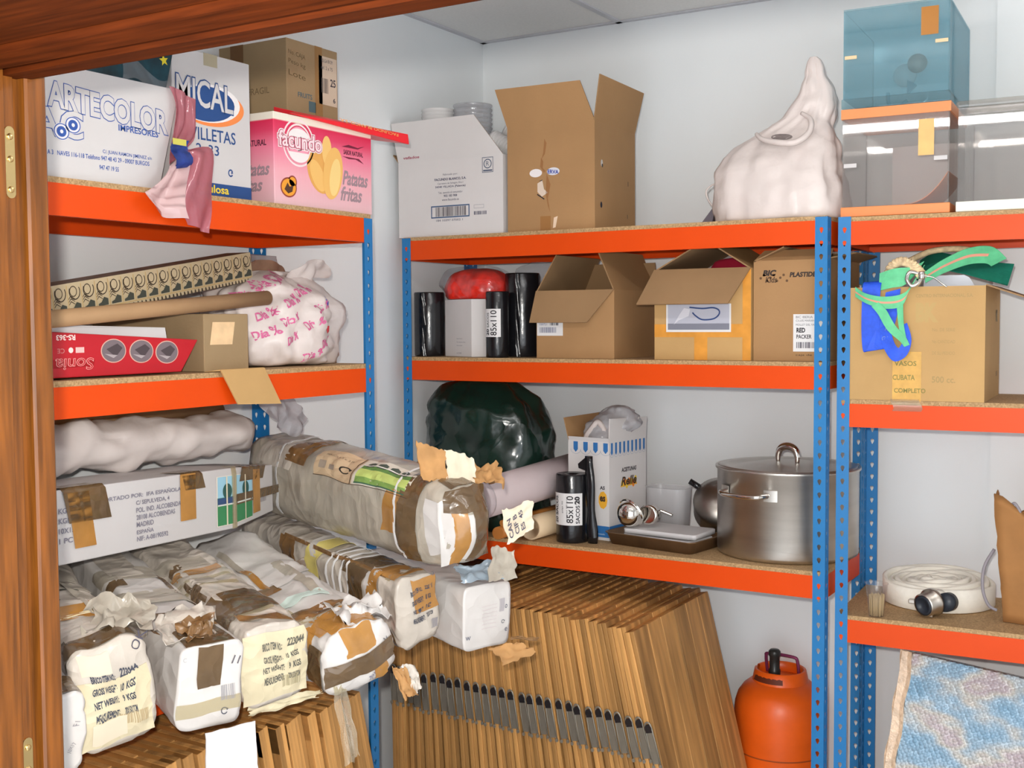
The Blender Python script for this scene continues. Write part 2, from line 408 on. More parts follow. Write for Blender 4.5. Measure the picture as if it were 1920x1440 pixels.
# ceiling lamp (out of frame)
M_LAMP, nt_, b_ = nodes_of('lamp_tube'); b_.inputs['Emission Color'].default_value = (1, .985, .97, 1); b_.inputs['Emission Strength'].default_value = LAMP_L
t = thing('ceiling_lamp', 'fluorescent batten lamp hung below the ceiling, above the picture', 'lamp', (-.80, 2.05, 2.46))
MB().lathe([(.013, -.60), (.013, .60)], M_LAMP, 16, (0, 0, 0), 'x').build('tube', t)
lb = MB(); lb.box((-.64, -.03, .045), (.64, .03, .085), M_GRID)
for x in (-.63, .61): lb.box((x, -.016, -.018), (x + .02, .016, .046), M_GRID)
for x in (-.4, .4): lb.box((x - .004, -.004, .085), (x + .004, .004, .350), M_GRID)
lb.build('lamp_body', t)
# door frame: lining profile swept up the jamb and along the head
def sweep_profile(prof, f, a, b, mt):
    mb = MB(); n = len(prof); vs = [f(p, a) for p in prof] + [f(p, b) for p in prof]
    fs = [(i, (i + 1) % n, n + (i + 1) % n, n + i) for i in range(n)] + [tuple(range(n))[::-1], tuple(range(n, 2*n))]
    return mb.add(vs, fs, mt)
jp = [(.74, .012), (.9195, .012), (.9215, .0), (.941, .0), (.9425, -.007), (.9515, -.007), (.953, .006), (.957, .008), (.982, .008), (.986, .004), (.986, -.033), (.74, -.033)]
hp = [(.70, -.004), (.862, -.004), (.864, -.012), (.868, -.012), (.870, .004), (.903, .010), (.912, .006), (.916, -.002), (.924, -.002), (.928, .010), (.962, .010), (.966, .003), (.985, .003), (.985, -.033), (.70, -.033)]
jl = struct(sweep_profile(jp, lambda p, t: V((-1.3 + p[1], p[0], t)), 0, 2.035, M_SAPELE), 'trim_1')
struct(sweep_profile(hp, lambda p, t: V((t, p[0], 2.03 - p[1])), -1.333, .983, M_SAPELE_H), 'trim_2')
struct(sweep_profile(jp, lambda p, t: V((.95 - p[1], p[0], t)), 0, 2.035, M_SAPELE), 'trim_4')
for z0, z1 in ((1.868, 1.958), (1.085, 1.176)):                        # brass strike plates let into the jamb
    p = MB(); n = 10; y0, hw = .9335, .0068
    ol = [(y0 + hw*math.cos(PI*i/n), z1 - hw + hw*math.sin(PI*i/n)) for i in range(n + 1)] + [(y0 - hw*math.cos(PI*i/n), z0 + hw - hw*math.sin(PI*i/n)) for i in range(n + 1)]
    k = len(ol); p.add([V((-1.2999, a, b)) for a, b in ol] + [V((-1.2978, a, b)) for a, b in ol], [tuple(range(k, 2*k))] + [(i, (i + 1) % k, k + (i + 1) % k, k + i) for i in range(k)], M_BRASS)
    pl = p.build('strike_plate', jl)
    for zz in (z0 + .011, (z0 + z1)/2 + .004, z1 - .013):
        MB().lathe([(.0042, -.0008), (.0042, .0006), (.003, .0016), (0.0005, .0018)], M_BRASS, 12, (-1.2976, y0, zz), 'x').build('screw', pl)

# ------------------------------------------------------------------ shelving units
def flange(mb, hgt, swap):
    """perforated steel strip 36 mm wide with keyhole slots every 38.1 mm, 1.6 mm thick"""
    W, PITCH, T = .036, .0381, .0016
    n = int(hgt/PITCH); hole = []
    for i in range(14):
        a = 2*PI*i/14 + PI/2; r = .0058
        px, pz = r*math.cos(a), r*math.sin(a)
        if pz < 0: px *= max(.42, 1 + pz*95); pz = pz*2.0
        hole.append((W*.5 + px, PITCH*.56 + pz))
    def sq(i):
        a = 2*PI*i/14 + PI/2; c, s_ = math.cos(a), math.sin(a); k = 1/max(abs(c), abs(s_)); return (W*.5 + c*k*W*.5, PITCH*.5 + s_*k*PITCH*.5)
    out = [sq(i) for i in range(14)]
    cor = [(W, PITCH), (0, PITCH), (0, 0), (W, 0)]
    def P(p, z, e): return V((p[0], e, z + p[1])) if not swap else V((e, p[0], z + p[1]))
    for c in range(n):
        z = c*PITCH
        vs = [P(p, z, 0) for p in out] + [P(p, z, 0) for p in hole] + [P(p, z, T) for p in out] + [P(p, z, T) for p in hole] + [P(p, z, 0) for p in cor] + [P(p, z, T) for p in cor]
        fs = []
        for i in range(14):
            j = (i + 1) % 14
            fs += [(i, j, 14 + j, 14 + i), (28 + j, 28 + i, 42 + i, 42 + j), (14 + i, 14 + j, 42 + j, 42 + i)]
            for q, cc in enumerate(cor):       # fill the little corner between two rim points on different sides
                a, b = out[i], out[j]
                if abs(a[0] - b[0]) > 1e-6 and abs(a[1] - b[1]) > 1e-6 and (a[0] - cc[0])**2 + (a[1] - cc[1])**2 < .02**2 and (b[0] - cc[0])**2 + (b[1] - cc[1])**2 < .02**2:
                    fs += [(i, 56 + q, j), (28 + j, 60 + q, 28 + i)]
        mb.add(vs, fs, M_BLUE)
    zt = n*PITCH
    a, b = (0, 0), (W, 0)
    mb.add([P((0, 0), zt, 0), P((W, 0), zt, 0), P((W, 0), hgt, 0), P((0, 0), hgt, 0), P((0, 0), zt, T), P((W, 0), zt, T), P((W, 0), hgt, T), P((0, 0), hgt, T)], [(0,1,2,3),(7,6,5,4),(3,2,6,7)], M_BLUE)
    mb.add([P((W, 0), 0, 0), P((W, 0), hgt, 0), P((W, 0), hgt, T), P((W, 0), 0, T)], [(0,1,2,3)], M_BLUE)
pm = MB(); flange(pm, 2.0, False); flange(pm, 2.0, True)
POST = [None]
def shelf_unit(label, loc, rz, W, D, levels):
    t = thing('shelving_unit', label, 'shelving', loc, rz, 'blue and orange steel shelving')
    for px, py, a in ((0, 0, 0), (W, 0, 90), (W, D, 180), (0, D, 270)):
        if POST[0] is None: o = pm.build('post', t); POST[0] = o.data
        else: o = bpy.data.objects.new('post', POST[0]); COL.objects.link(o); o.parent = t
        o.location = (px, py, 0); o.rotation_euler = (0, 0, math.radians(a))
    for z in levels:
        for side in range(4):
            mb = MB(); ln = W if side % 2 == 0 else D
            e = .0019
            mb.box((e, e, z - .067), (ln - e, e + .002, z), M_ORANGE)
            mb.box((.004, e + .002, z - .002), (ln - .004, .030, z), M_ORANGE)
            mb.box((.004, e + .002, z - .067), (ln - .004, .016, z - .065), M_ORANGE)
            o = mb.build('beam' if side % 2 == 0 else 'side_beam', t)
            o.location = ((0, 0, 0), (W, 0, 0), (W, D, 0), (0, D, 0))[side]; o.rotation_euler = (0, 0, side*PI/2)
        MB().box((.0035, .0035, z), (W - .0035, D - .0035, z + .0125), M_BOARD).build('shelf_board', t)
    return t
YM = 3.304
shelf_unit('wide blue and orange shelving unit in the middle, holding the aluminium pot', (-2.442, YM, 0), 0, 1.5, .43, (1.990, 1.572, .962))
shelf_unit('blue and orange shelving unit on the left wall, stacked with taped packages', (-2.042, 1.12, 0), PI/2, 1.503, .44, (2.0, 1.578, .88))
RA = .049
shelf_unit('blue and orange shelving unit at the right edge, with the ballot boxes on top', (-.9247, 3.35, 0), RA, 1.2, .43, (1.986, 1.464, .834))

# ------------------------------------------------------------------ stacks of folded wooden slatted panels
def build_panel():
    t = thing('folding_table', 'x', 'folding table', (0, 0, 0), 0)
    for k in range(6):                                              # six vertical slats, one behind the other in depth
        y0 = k*.098
        MB().box((.0165, y0, 0), (.030, y0 + .094, .8), M_PINE).build('slat', t, bevel=.0015)
    fr = MB()
    for z0 in (.03, .38, .735): fr.box((.0, .0, z0), (.016, .584, z0 + .065), M_PINED)
    fr.build('batten', t)
    ed = MB().box((0, -.002, .0), (.016, .040, .8), M_PINE); ed.build('edge_stile', t, bevel=.002)
    b = MB(); loop = [V((-.004, 0, .0)), V((-.0045, -.004, .05)), V((-.003, -.005, .088))] + [V((.006 - .009*math.cos(PI*i/6), -.006, .092 + .010*math.sin(PI*i/6))) for i in range(1, 6)] + [V((.015, -.005, .088)), V((.0165, -.004, .05)), V((.016, 0, .0))]
    b.tube(loop, .0024, M_STEEL, 8); b.lathe([(.0045, -.002), (.0045, .002)], M_STEEL, 10, (-.004, -.003, .0), 'y'); b.lathe([(.0045, -.002), (.0045, .002)], M_STEEL, 10, (.016, -.003, .0), 'y')
    b.box((-.002, -.0028, .006), (.014, -.0022, .086), M_STEEL)
    b.lathe([(.0098, -.004), (.0098, .002)], mat('blackened_steel', (.05, .045, .05), .25, .6), 14, (.006, -.005, .088), 'y'); b.box((-.0030, -.0072, .078), (.0150, -.003, .088), mat('blackened_steel', (.05, .045, .05), .25, .6))
    o = b.build('metal_clasp', t); o.location = (.006, -.0005, .405); o.scale = (1.1, 1, 1.28)
    return t
PANEL = [None]
def put_panel(loc, rz, lean, label, group):
    src = PANEL[0]
    if src is None: o = PANEL[0] = build_panel()
    else:
        o = src.copy(); COL.objects.link(o)
        for ch in src.children: c = ch.copy(); COL.objects.link(c); c.parent = o
    o.location = loc; o.rotation_mode = 'XYZ'; o.rotation_euler = (0, lean, rz); o['label'] = label; o['group'] = group
    return o
ORD = ['', 'second', 'third', 'fourth', 'fifth', 'sixth', 'seventh', 'eighth', 'ninth', 'tenth', 'eleventh', 'twelfth', 'thirteenth', 'fourteenth', 'fifteenth', 'sixteenth', 'seventeenth', 'eighteenth', 'nineteenth', 'twentieth', 'twenty-first', 'twenty-second', 'twenty-third', 'twenty-fourth', 'twenty-fifth', 'twenty-sixth', 'twenty-seventh', 'twenty-eighth', 'twenty-ninth', 'thirtieth']
NP = 29
for i in range(NP):
    k = i/(NP - 1); r = random.Random(i)
    lean = -math.radians(.5 + 13.2*k)
    xb = -2.345 + 1.075*k
    place = ('leftmost' if i == 0 else 'slatted side facing the orange gas bottle' if i == NP - 1 else (ORD[i] + ' from the left') if i < 15 else (ORD[NP - 1 - i] + ' from the gas bottle end'))
    put_panel((xb, 3.085 - .03*k + r.uniform(-.008, .008), .012 + .01*r.random()), r.uniform(-.0008, .0008), lean,
              'folded wooden slatted panel, ' + place + ', under the middle shelves', 'wooden panels under the middle shelves')
NL = 24
for i in range(NL):
    k = i/(NL - 1); r = random.Random(100 + i); lean = -math.radians(14 - 7*(1 - k))
    put_panel((-1.80 + .025*r.random() - .05*(1 - k), 1.50 + .90*k, .006), PI/2, lean,
              'wooden slatted panel on edge, ' + ('nearest the door' if i == 0 else 'nearest the back wall' if i == NL - 1 else ORD[i] + ' from the door') + ', under the taped packages', 'wooden panels under the left shelves')

# ------------------------------------------------------------------ left shelves, top board
H = PI/2
BLUEINK, NAVY, BLK, WHT, GREY = (45, 78, 150), (35, 70, 125), (35, 32, 38), (222, 218, 218), (95, 92, 98)
t = thing('carton', 'white carton printed with blue outlined letters and three-line address, nearest the door', 'box', (-2.06, 1.45, 2.0132), H)
carton(t, .413, .33, .234, M_WCARD, M_CARDIN, True, taper=(0, .066, 0, 0))
p = Pr(face_front()); X = .02
def outline(p, s, x, y, h, col, w, slope=0, l=0):
    p.t(s, x, y, h, col, w, bold=.06, slope=slope, l=l); p.t(s, x, y, h, M_WCARD, w, bold=.034, slope=slope, l=l + 1, ref=.06)
outline(p, 'ARTECOLOR', .120, .143, .058, BLUEINK, .325, slope=-.06)
p.t('IMPRESORES', .302, .118, .014, BLUEINK, .112, bold=.02, slope=-.01)
p.t('AC', .085, .082, .062, BLUEINK, .125, bold=.04); p.t('AC', .085, .082, .062, M_WCARD, .125, bold=.018, l=1, ref=.04)
for cx, cz in ((.182, .113), (.153, .096)):
    p.ell(cx, cz, .020, .018, (212, 210, 214), 2); p.ell(cx, cz, .019, .017, BLUEINK, 3, inner=.88); p.ell(cx, cz, .012, .011, BLUEINK, 3); p.ell(cx, cz, .004, .004, (212, 210, 214), 4)
p.t('C/. JUAN RAMON JIMENEZ s/n', .258, .062, .010, BLUEINK, .135, bold=.01, slope=.0)
p.t('A 3   NAVES 116-118 Teléfono 947 48 43 29 - 09007 BURGOS', .118, .046, .010, BLUEINK, .268, bold=.015, slope=.015)
p.t('947 47 19 55', .248, .028, .010, BLUEINK, .052, bold=.015)
p.done('printing', t)

# flat parcel in starry teal paper standing in that carton
M_TEAL = mat('teal_gift_paper', (.003, .034, .050), .35, var=.7, scale=14, coat=.08, spec=.25, bump=.2, bscale=20)
t = thing('gift_wrapped_parcel', 'flat parcel in dark teal paper with yellow stars, standing in the white address carton', 'parcel', (-2.0672, 1.60, 2.02), H)
MB().hexa([V((0,0,0)), V((.240,0,0)), V((.240,.016,0)), V((0,.016,0)), V((-.02,0,.40)), V((.345,0,.40)), V((.345,.016,.40)), V((-.02,.016,.40))], M_TEAL).build('parcel_body', t, bevel=.004)
p = Pr(plane((0, 0, 0), (1, 0, 0), (0, 0, 1)))
def star(p, cx, cy, r, col, rot=0, l=0):
    pts = []
    for i in range(10):
        a = PI/2 + PI*i/5 + rot; q = r if i % 2 == 0 else r*.42
        pts.append((cx + q*math.cos(a), cy + q*math.sin(a)))
    pts = [(cx, cy)] + pts
    p.put(pts, [(0, i, i % 10 + 1) for i in range(1, 11)], col, l)
rr = random.Random(5)
for cx, cy, r in ((.268, .318, .017), (.292, .290, .014), (.236, .325, .013), (.205, .335, .014), (.175, .320, .012), (.14, .330, .013), (.10, .315, .013), (.245, .292, .008), (.292, .338, .015), (.262, .348, .013)):
    star(p, cx, cy, r, (205, 190, 40), rr.random()*2)
p.done('star_print', t)
fm = MB().grid(lambda u, v: (.17 + .13*u, -.003 - .004*abs(math.sin(7*u + 3*v)), .222 + .045*v*(1 - .4*u) + .012*math.sin(6*u)), 12, 6, M_FILM, .0006); fm.build('film_wrapping', t)

t = thing('carton', 'tall white napkin carton with blue and orange oval logo', 'box', (-2.09, 1.936, 2.0132), H)
carton(t, .256, .29, .345, M_WCARD)
p = Pr(plane((-.079, 0, 0), (1, 0, 0), (0, 0, 1)))
p.ell(.205, .218, .108, .046, (225, 130, 70), 0, 205, 400, .0, rot=.06); p.ell(.195, .226, .104, .046, (222, 218, 218), 1, rot=.08); p.ell(.188, .224, .092, .042, NAVY, 2, rot=.08)
p.t('MICAL', .088, .212, .072, NAVY, .188, bold=.05, slope=-.03, l=3); p.t('MICAL', .088, .212, .072, M_WCARD, .188, bold=.015, slope=-.03, l=4, ref=.05)
p.t('RVILLETAS', .112, .135, .030, NAVY, .170, bold=.01, slope=.01); p.t('2x33', .150, .103, .024, NAVY, .075, bold=.01)
p.ell(.263, .066, .0085, .0095, NAVY, 0, 20, 330, .6); p.poly([(.266, .071), (.272, .066), (.264, .064)], NAVY)
p.rect(.080, .004, .334, .036, NAVY, 0); p.t('celulosa', .150, .012, .020, (225, 200, 60), .105, bold=.02, l=1)
p.done('printing', t)
mb = MB(); mb.grid(lambda u, v: (.10 + .045*u, -.001, .345 - .03*v), 1, 1, M_CTAPE, .0005); mb.build('clear_tape_strip', t)

# pink and white plastic bag hanging over the beam between the two white cartons
M_PINK = clear('pink_red_film', (.80, .34, .38), .35, .15, .50, (.62, .22, .27), .3, 25)
M_PINKW = clear('pale_pink_film', (.9, .75, .75), .3, .2, .75, (.78, .55, .55), .3, 25)
rows = [((-2.056, 1.892, 2.25), (-2.062, 1.985, 2.235)), ((-2.050, 1.90, 2.20), (-2.056, 1.975, 2.15)), ((-2.045, 1.872, 2.09), (-2.04, 1.93, 2.11)), ((-2.022, 1.845, 2.055), (-2.020, 1.996, 2.12)),
        ((-2.020, 1.790, 2.005), (-2.012, 1.992, 2.03)), ((-2.022, 1.781, 1.99), (-2.008, 1.99, 1.965)), ((-2.024, 1.84, 1.945), (-2.012, 1.975, 1.92))]
lf = spline([V(a) for a, b in rows], 5); rt = spline([V(b) for a, b in rows], 5)
def drape(u, v):
    i = min(int(round(u*(len(lf) - 1))), len(lf) - 1); q = lf[i].lerp(rt[i], v)
    q.x += .012*math.sin(v*9 + u*3)*min(1, u*2) + .006*math.sin(v*17 + u*8); q.z += .012*noise.noise(q*14); return q
t = thing('plastic_bag', 'crumpled pink and white plastic bag hanging over the orange beam between two white cartons', 'bag', (-2.02, 1.9, 2.0125))
off = V((2.02, -1.9, -2.0125))
MB().grid(lambda u, v: drape(u, v*.55 + .45) + off, 30, 10, M_PINK, .0008).build('pink_side', t)
MB().grid(lambda u, v: drape(.42 + u*.5, v*.5) + off + V((.004, 0, 0)), 20, 10, M_PINKW, .0008).build('white_side', t)
MB().grid(lambda u, v: drape(u*.4, v*.9) + off + V((.004, 0, 0)), 12, 10, M_PINK, .0008).build('bag_neck', t)
mb = MB(); mb.grid(lambda u, v: V((.002 + .01*math.sin(6*v), -.03 + .05*u, .045 + .06*v + .01*u)), 6, 6, mat('blue_foil', (.02, .05, .25), .2, var=.5, scale=30), .0008)
mb.grid(lambda u, v: V((.006, -.035 + .04*u, .10 + .014*v)), 4, 2, mat('yellow_foil', (.6, .55, .1), .2), .0008); mb.build('foil_wrapper', t)

t = thing('crisp_carton', 'pink crisp carton with red flap lid hanging out to the right', 'box', (-2.06, 2.244, 2.0132), H)
def fac_mat():
    mt, nt, b = nodes_of('pink_fade_print'); N = nt.nodes; L = nt.links
    tc = N.new('ShaderNodeTexCoord'); sp = N.new('ShaderNodeSeparateXYZ'); L.new(tc.outputs['Object'], sp.inputs[0])
    ad = N.new('ShaderNodeMath'); ad.operation = 'MULTIPLY'; ad.inputs[1].default_value = 1/.235; L.new(sp.outputs['Z'], ad.inputs[0])
    cr = N.new('ShaderNodeValToRGB'); L.new(ad.outputs[0], cr.inputs[0]); e = cr.color_ramp.elements
    e[0].position = 0; e[0].color = A(212, 180, 182, .78) + (1,); e[1].position = 1; e[1].color = A(228, 215, 200, .78) + (1,)
    for q, c in ((.04, (212, 172, 178)), (.35, (226, 160, 170)), (.62, (222, 120, 145)), (.80, (205, 60, 95)), (.91, (200, 35, 75)), (.925, (228, 215, 200))):
        k = e.new(q); k.color = A(*c, .78) + (1,)
    wv = N.new('ShaderNodeTexWave'); wv.inputs['Scale'].default_value = 55; L.new(tc.outputs['Object'], wv.inputs[0])
    mx = N.new('ShaderNodeMixRGB'); mx.blend_type = 'MULTIPLY'; mx.inputs[0].default_value = .08; L.new(cr.outputs[0], mx.inputs[1]); L.new(wv.outputs[0], mx.inputs[2])
    L.new(mx.outputs[0], b.inputs['Base Color']); b.inputs['Roughness'].default_value = .5
    return mt
M_FAC = fac_mat()
carton(t, .402, .40, .235, M_FAC, M_WCARD)
p = Pr(face_front())
PK = (176, 62, 92)
p.ell(.094, .165, .062, .062, (232, 214, 214), 0, inner=.92); p.ell(.094, .165, .050, .050, (232, 214, 214), 1, inner=.90); p.ell(.094, .165, .042, .042, (228, 150, 170), 2)
p.ell(.094, .140, .040, .026, (228, 222, 222), 3, 180, 360); p.ell(.094, .180, .040, .022, (228, 222, 222), 3, 0, 180)
p.t('facundo', .010, .143, .052, (235, 222, 222), .178, bold=.10, l=4); p.t('facundo', .010, .143, .052, PK, .178, bold=.055, l=5, ref=.10); p.t('facundo', .010, .143, .052, (228, 205, 210), .178, bold=.02, l=6, ref=.10)
CH, CH2 = (226, 178, 92), (238, 205, 130)
chip = lambda cx, cy, rx, ry, c, l, ro: p.ell(cx, cy, rx, ry, c, l, rot=ro)
chip(.176, .100, .046, .062, (214, 158, 84), 0, .5); chip(.168, .088, .024, .046, (226, 180, 105), 1, .55); chip(.206, .158, .020, .040, (228, 186, 112), 2, 0); chip(.230, .100, .040, .072, (224, 176, 100), 3, -.2); chip(.238, .090, .022, .052, (236, 198, 128), 4, -.2)
p.t('SABOR NATURAL', .278, .158, .013, (70, 25, 45), .085, bold=.02)
p.poly([(.272, .152), (.30, .147), (.33, .149), (.366, .140), (.345, .152)], (110, 30, 55)); p.poly([(.27, .178), (.30, .186), (.34, .182), (.372, .190), (.34, .178)], (110, 30, 55))
p.t('Patatas', .272, .074, .040, (150, 128, 135), .112, bold=.03, shear=.3, slope=.0); p.t('fritas', .262, .030, .040, (150, 128, 135), .095, bold=.03, shear=.3)
p.ell(.053, .046, .031, .026, (140, 62, 50), 0); p.ell(.068, .062, .017, .016, (140, 62, 50), 0); p.ell(.053, .046, .027, .022, (222, 150, 50), 1); p.ell(.068, .062, .013, .012, (222, 150, 50), 1); p.poly([(.036, .040), (.050, .030), (.066, .036), (.070, .052), (.056, .048), (.048, .058)], (75, 48, 35), 2)
p.done('printing', t)
p = Pr(face_left(.40))
p.t('NATURAL', .300, .150, .016, (70, 25, 45), .075, bold=.02); p.t('Patatas', .275, .074, .034, (150, 128, 135), .11, bold=.03, shear=.3); p.t('fritas', .270, .034, .034, (150, 128, 135), .09, bold=.03, shear=.3)
p.done('side_printing', t)
M_RED = mat('red_card', A(196, 28, 38), .35, var=.04)
lid = MB()                                                            # loose red tray lid lying across the front edge
lo = [V((.055, -.005, .2365)), V((.545, -.030, .215)), V((.530, .085, .235)), V((.120, .105, .2365))]
lid.hexa(lo + [q + V((0, .004, .030)) for q in (lo[0] + V((.05, .02, -.016)), lo[1], lo[2], lo[3] + V((0, 0, .008)))], M_RED)
lo_ = lid.build('lid', t, bevel=.002)
ul = (lo[1] - lo[0]).normalized()
p = Pr(plane(lo[0] + V((0, -.001, 0)), lo[1] - lo[0], V((0, .06, 1))))
p.t('FACUNDO BLANCO, S.A.', .44, .024, .010, (225, 150, 90), .25, bold=.02, flip=True); p.done('lid_printing', lo_)

t = thing('cardboard_box', 'brown taped box with a pale number label, on top of the pink crisp carton', 'box', (-2.2, 2.453, 2.2485), H)
carton(t, .218, .255, .245, M_CARDO)
p = Pr(face_front())
p.rect(.135, .085, .214, .222, (196, 178, 158), 0); p.rect(.118, .0, .150, .245, (140, 105, 62), 0)
p.t('25', .184, .140, .022, (55, 50, 60), .024, bold=.02, l=1); p.t('6', .196, .095, .014, (55, 50, 60), .010, bold=.02, l=1); p.bars(.145, .118, .176, .160, (110, 100, 95), 12, 3, 1); p.t('VOLGA 30 CM', .145, .205, .010, GREY, .05, l=1); p.t('ref. 2 x 75', .145, .185, .010, GREY, .05, l=1)
p.t('COSTA SA', .062, .020, .028, (75, 95, 100), .130, bold=.04); p.t('FRUITS', .045, .090, .014, (75, 95, 100), .06, bold=.02); p.rect(.090, .055, .120, .085, (75, 95, 100))
for s, yy in (('No. CAJA', .20), ('Peso kg', .175), ('Lote', .145)): p.t(s, .008, yy, .016, (105, 85, 55), .07, slope=-.1)
p.done('printing', t)
p = Pr(face_left(.255)); p.rect(.045, -.0, .095, .245, (105, 72, 38), 0); p.t('FRAGIL', .11, .10, .018, (100, 82, 55)); p.done('tape_band', t)

# ------------------------------------------------------------------ left shelves, middle board
ZL = 1.5912
t = thing('red_carton', 'long red carton lying upside down, three round windows along its side', 'box', (-2.08, 1.30, ZL), H)
M_REDG = mat('glossy_red_card', (.50, .012, .022), .3, var=.04)
q = [V((0,0,.004)), V((.636,0,.004)), V((.636,.068,0)), V((0,.068,0)), V((0,0,.118)), V((.690,0,.078)), V((.690,.066,.078)), V((0,.068,.118))]
MB().hexa(q, M_REDG).build('box_body', t, bevel=.0015)
MB().hexa([V((.02,.006,.112)), V((.60,.006,.078)), V((.60,.058,.078)), V((.02,.058,.112)), V((.02,.012,.124)), V((.60,.012,.108)), V((.60,.058,.108)), V((.02,.058,.124))], M_WCARD).build('inner_tray', t)
p = Pr(plane((.15, 0, 0), (1, 0, 0), (0, 0, 1)))
for cx, cz, k in ((.290, .058, 0), (.368, .055, 1), (.443, .051, 2)):
    p.ell(cx, cz, .0345, .0265, (205, 165, 150), 0); p.ell(cx, cz, .032, .0245, (112, 100, 105), 1)
    p.poly([(cx - .02, cz + .004), (cx + .005, cz - .014), (cx + .024, cz + .006), (cx + .01, cz + .016)], (72, 62, 66), 2); p.poly([(cx - .026, cz - .006), (cx - .002, cz - .016), (cx + .01, cz - .010)], (160, 150, 152), 3)
p.t('RS-363', .190, .095, .012, (232, 205, 200), .048, bold=.03, flip=True); p.t('CE', .162, .066, .010, (190, 130, 125), .018, flip=True); p.rect(.190, .056, .212, .068, (215, 175, 170)); p.ell(.178, .062, .006, .006, (215, 205, 200), 0)
p.poly([(.13, .024), (.235, .026), (.24, .040), (.13, .043)], (150, 12, 22)); 
p.t('Sonia', .236, .045, .026, (225, 165, 160), .098, bold=.02, flip=True, shear=.1, l=1); p.t('Sonia', .236, .045, .026, (175, 20, 35), .098, bold=-.008, flip=True, shear=.1, l=2, ref=.02)
p.done('printing', t)

t = thing('cardboard_box', 'long narrow brown box, end flap folded down over the left orange beam', 'box', (-2.072, 2.002, ZL), H)
carton(t, .150, .40, .140, M_CARDO, M_CARDIN)
fl = MB().hexa([V((0,-.001,.0)), V((.150,-.001,.0)), V((.150,.003,.0)), V((0,.003,.0)), V((.014,-.036,.002)), V((.164,-.036,.002)), V((.164,-.036,.006)), V((.014,-.036,.006))], M_CARDL)
fl.hexa([V((.014,-.040,.005)), V((.164,-.040,.005)), V((.164,-.036,.005)), V((.014,-.036,.005)), V((.058,-.052,-.080)), V((.210,-.052,-.088)), V((.210,-.048,-.088)), V((.058,-.048,-.080))], M_CARDL); fl.build('flap', t)
MB().grid(lambda u, v: (.018 + .075*u + .01*v, -.0012, .065 + .055*v), 2, 2, mat('torn_paper_patch', A(186, 158, 122), .7, var=.1, scale=30)).build('torn_label', t)

def beam_tube(name, a, b, r, mt, parent=None, hollow=True, n=28):
    mb = MB(); a, b = V(a), V(b); ax = (b - a); L = ax.length; ax.normalize(); s = ax.cross(V((0, 0, 1))).normalized(); up = s.cross(ax)
    ring = lambda c, rr: [c + (s*math.cos(2*PI*j/n) + up*math.sin(2*PI*j/n))*rr for j in range(n)]
    rs = [ring(a, r*.86), ring(a, r), ring(b, r), ring(b, r*.86), ring(b - ax*L*.98, r*.86)] if hollow else [ring(a, r), ring(b, r)]
    if hollow: rs = rs[:4] + [ring(b - ax*(L - .004), r*.86)]
    return mb.loft(rs, mt, True, not hollow)
t = thing('patterned_tube', 'long square tube with black and cream arch pattern on the left middle shelf', 'tube', (-2.195, 1.25, ZL))
a, b = V((.060, .27, .1475)), V((-.070, 1.075, .270))
ax = (b - a).normalized(); s = ax.cross(V((0, 0, 1))).normalized(); up = s.cross(ax); L = (b - a).length; hw = .038
fr = lambda l, x, z: a + ax*l + s*x + up*z
M_CREAM = mat('cream_paper', (.53, .43, .27), .5, var=.05); M_TDARK = mat('dark_patterned_paper', A(105, 92, 82), .5, var=.4, scale=25)
mb = MB(); vs = [fr(l, x, z) for l in (0, L) for x, z in ((hw, -hw), (hw, hw), (-hw, hw), (-hw, -hw))]
mb.add(vs, [(0, 4, 5, 1), (2, 6, 7, 3), (3, 7, 4, 0), (0, 1, 2, 3)], M_CREAM); mb.add(vs, [(1, 5, 6, 2)], M_TDARK)
vi = [fr(l, x, z) for l in (L - .12, L) for x, z in ((hw*.9, -hw*.9), (hw*.9, hw*.9), (-hw*.9, hw*.9), (-hw*.9, -hw*.9))]
mb.add(vi, [(1, 5, 4, 0), (3, 7, 6, 2), (0, 4, 7, 3), (3, 2, 1, 0), (2, 6, 5, 1)], M_CREAM); mb.add([vs[4], vs[5], vs[6], vs[7], vi[4], vi[5], vi[6], vi[7]], [(0, 1, 5, 4), (1, 2, 6, 5), (2, 3, 7, 6), (3, 0, 4, 7)], M_CREAM)
mb.build('tube_body', t)
p = Pr(lambda x, y, e: fr(x, hw + e, y - hw)); DK, GN = (58, 48, 36), (62, 66, 58)
n = 19; cw = L/n
for i in range(n):
    x0 = i*cw; c = x0 + cw*.5
    p.rect(x0, .012, x0 + .0022, .072, (178, 150, 96)); p.ell(c + .002, .056, cw*.40, .018, DK, 0, inner=.86, a0=150, a1=390); p.ell(c - .002, .057, cw*.26, .012, DK, 0, inner=.82)
    p.poly([(c - .016, .014), (c + .016, .014), (c + .017, .028), (c + .004, .033), (c - .006, .022), (c - .016, .019)], GN, 1)
    for k in range(3):
        yy = .024 + k*.006; p.poly([(x0 + .003, yy + .004), (x0 + .010, yy + .0105), (c, yy + .004), (c, yy + .0055), (x0 + .010, yy + .013), (x0 + .003, yy + .006)], DK, 0)
    p.rect(x0, .0095, x0 + cw, .0115, (178, 150, 96)); 
    for k in range(3): p.poly([(x0 + .004 + k*.014, .0), (x0 + .011 + k*.014, .0), (x0 + .009 + k*.014, .007), (x0 + .005 + k*.014, .008)], DK)
p.done('printed_pattern', t)
t = thing('cardboard_tube', 'thin brown cardboard tube lying along the left middle shelf below the patterned one', 'tube', (-2.1, 1.3, ZL))
beam_tube('t', (.055, .20, .1235), (.016, .935, .1815), .0185, M_KRAFT).build('tube_body', t)

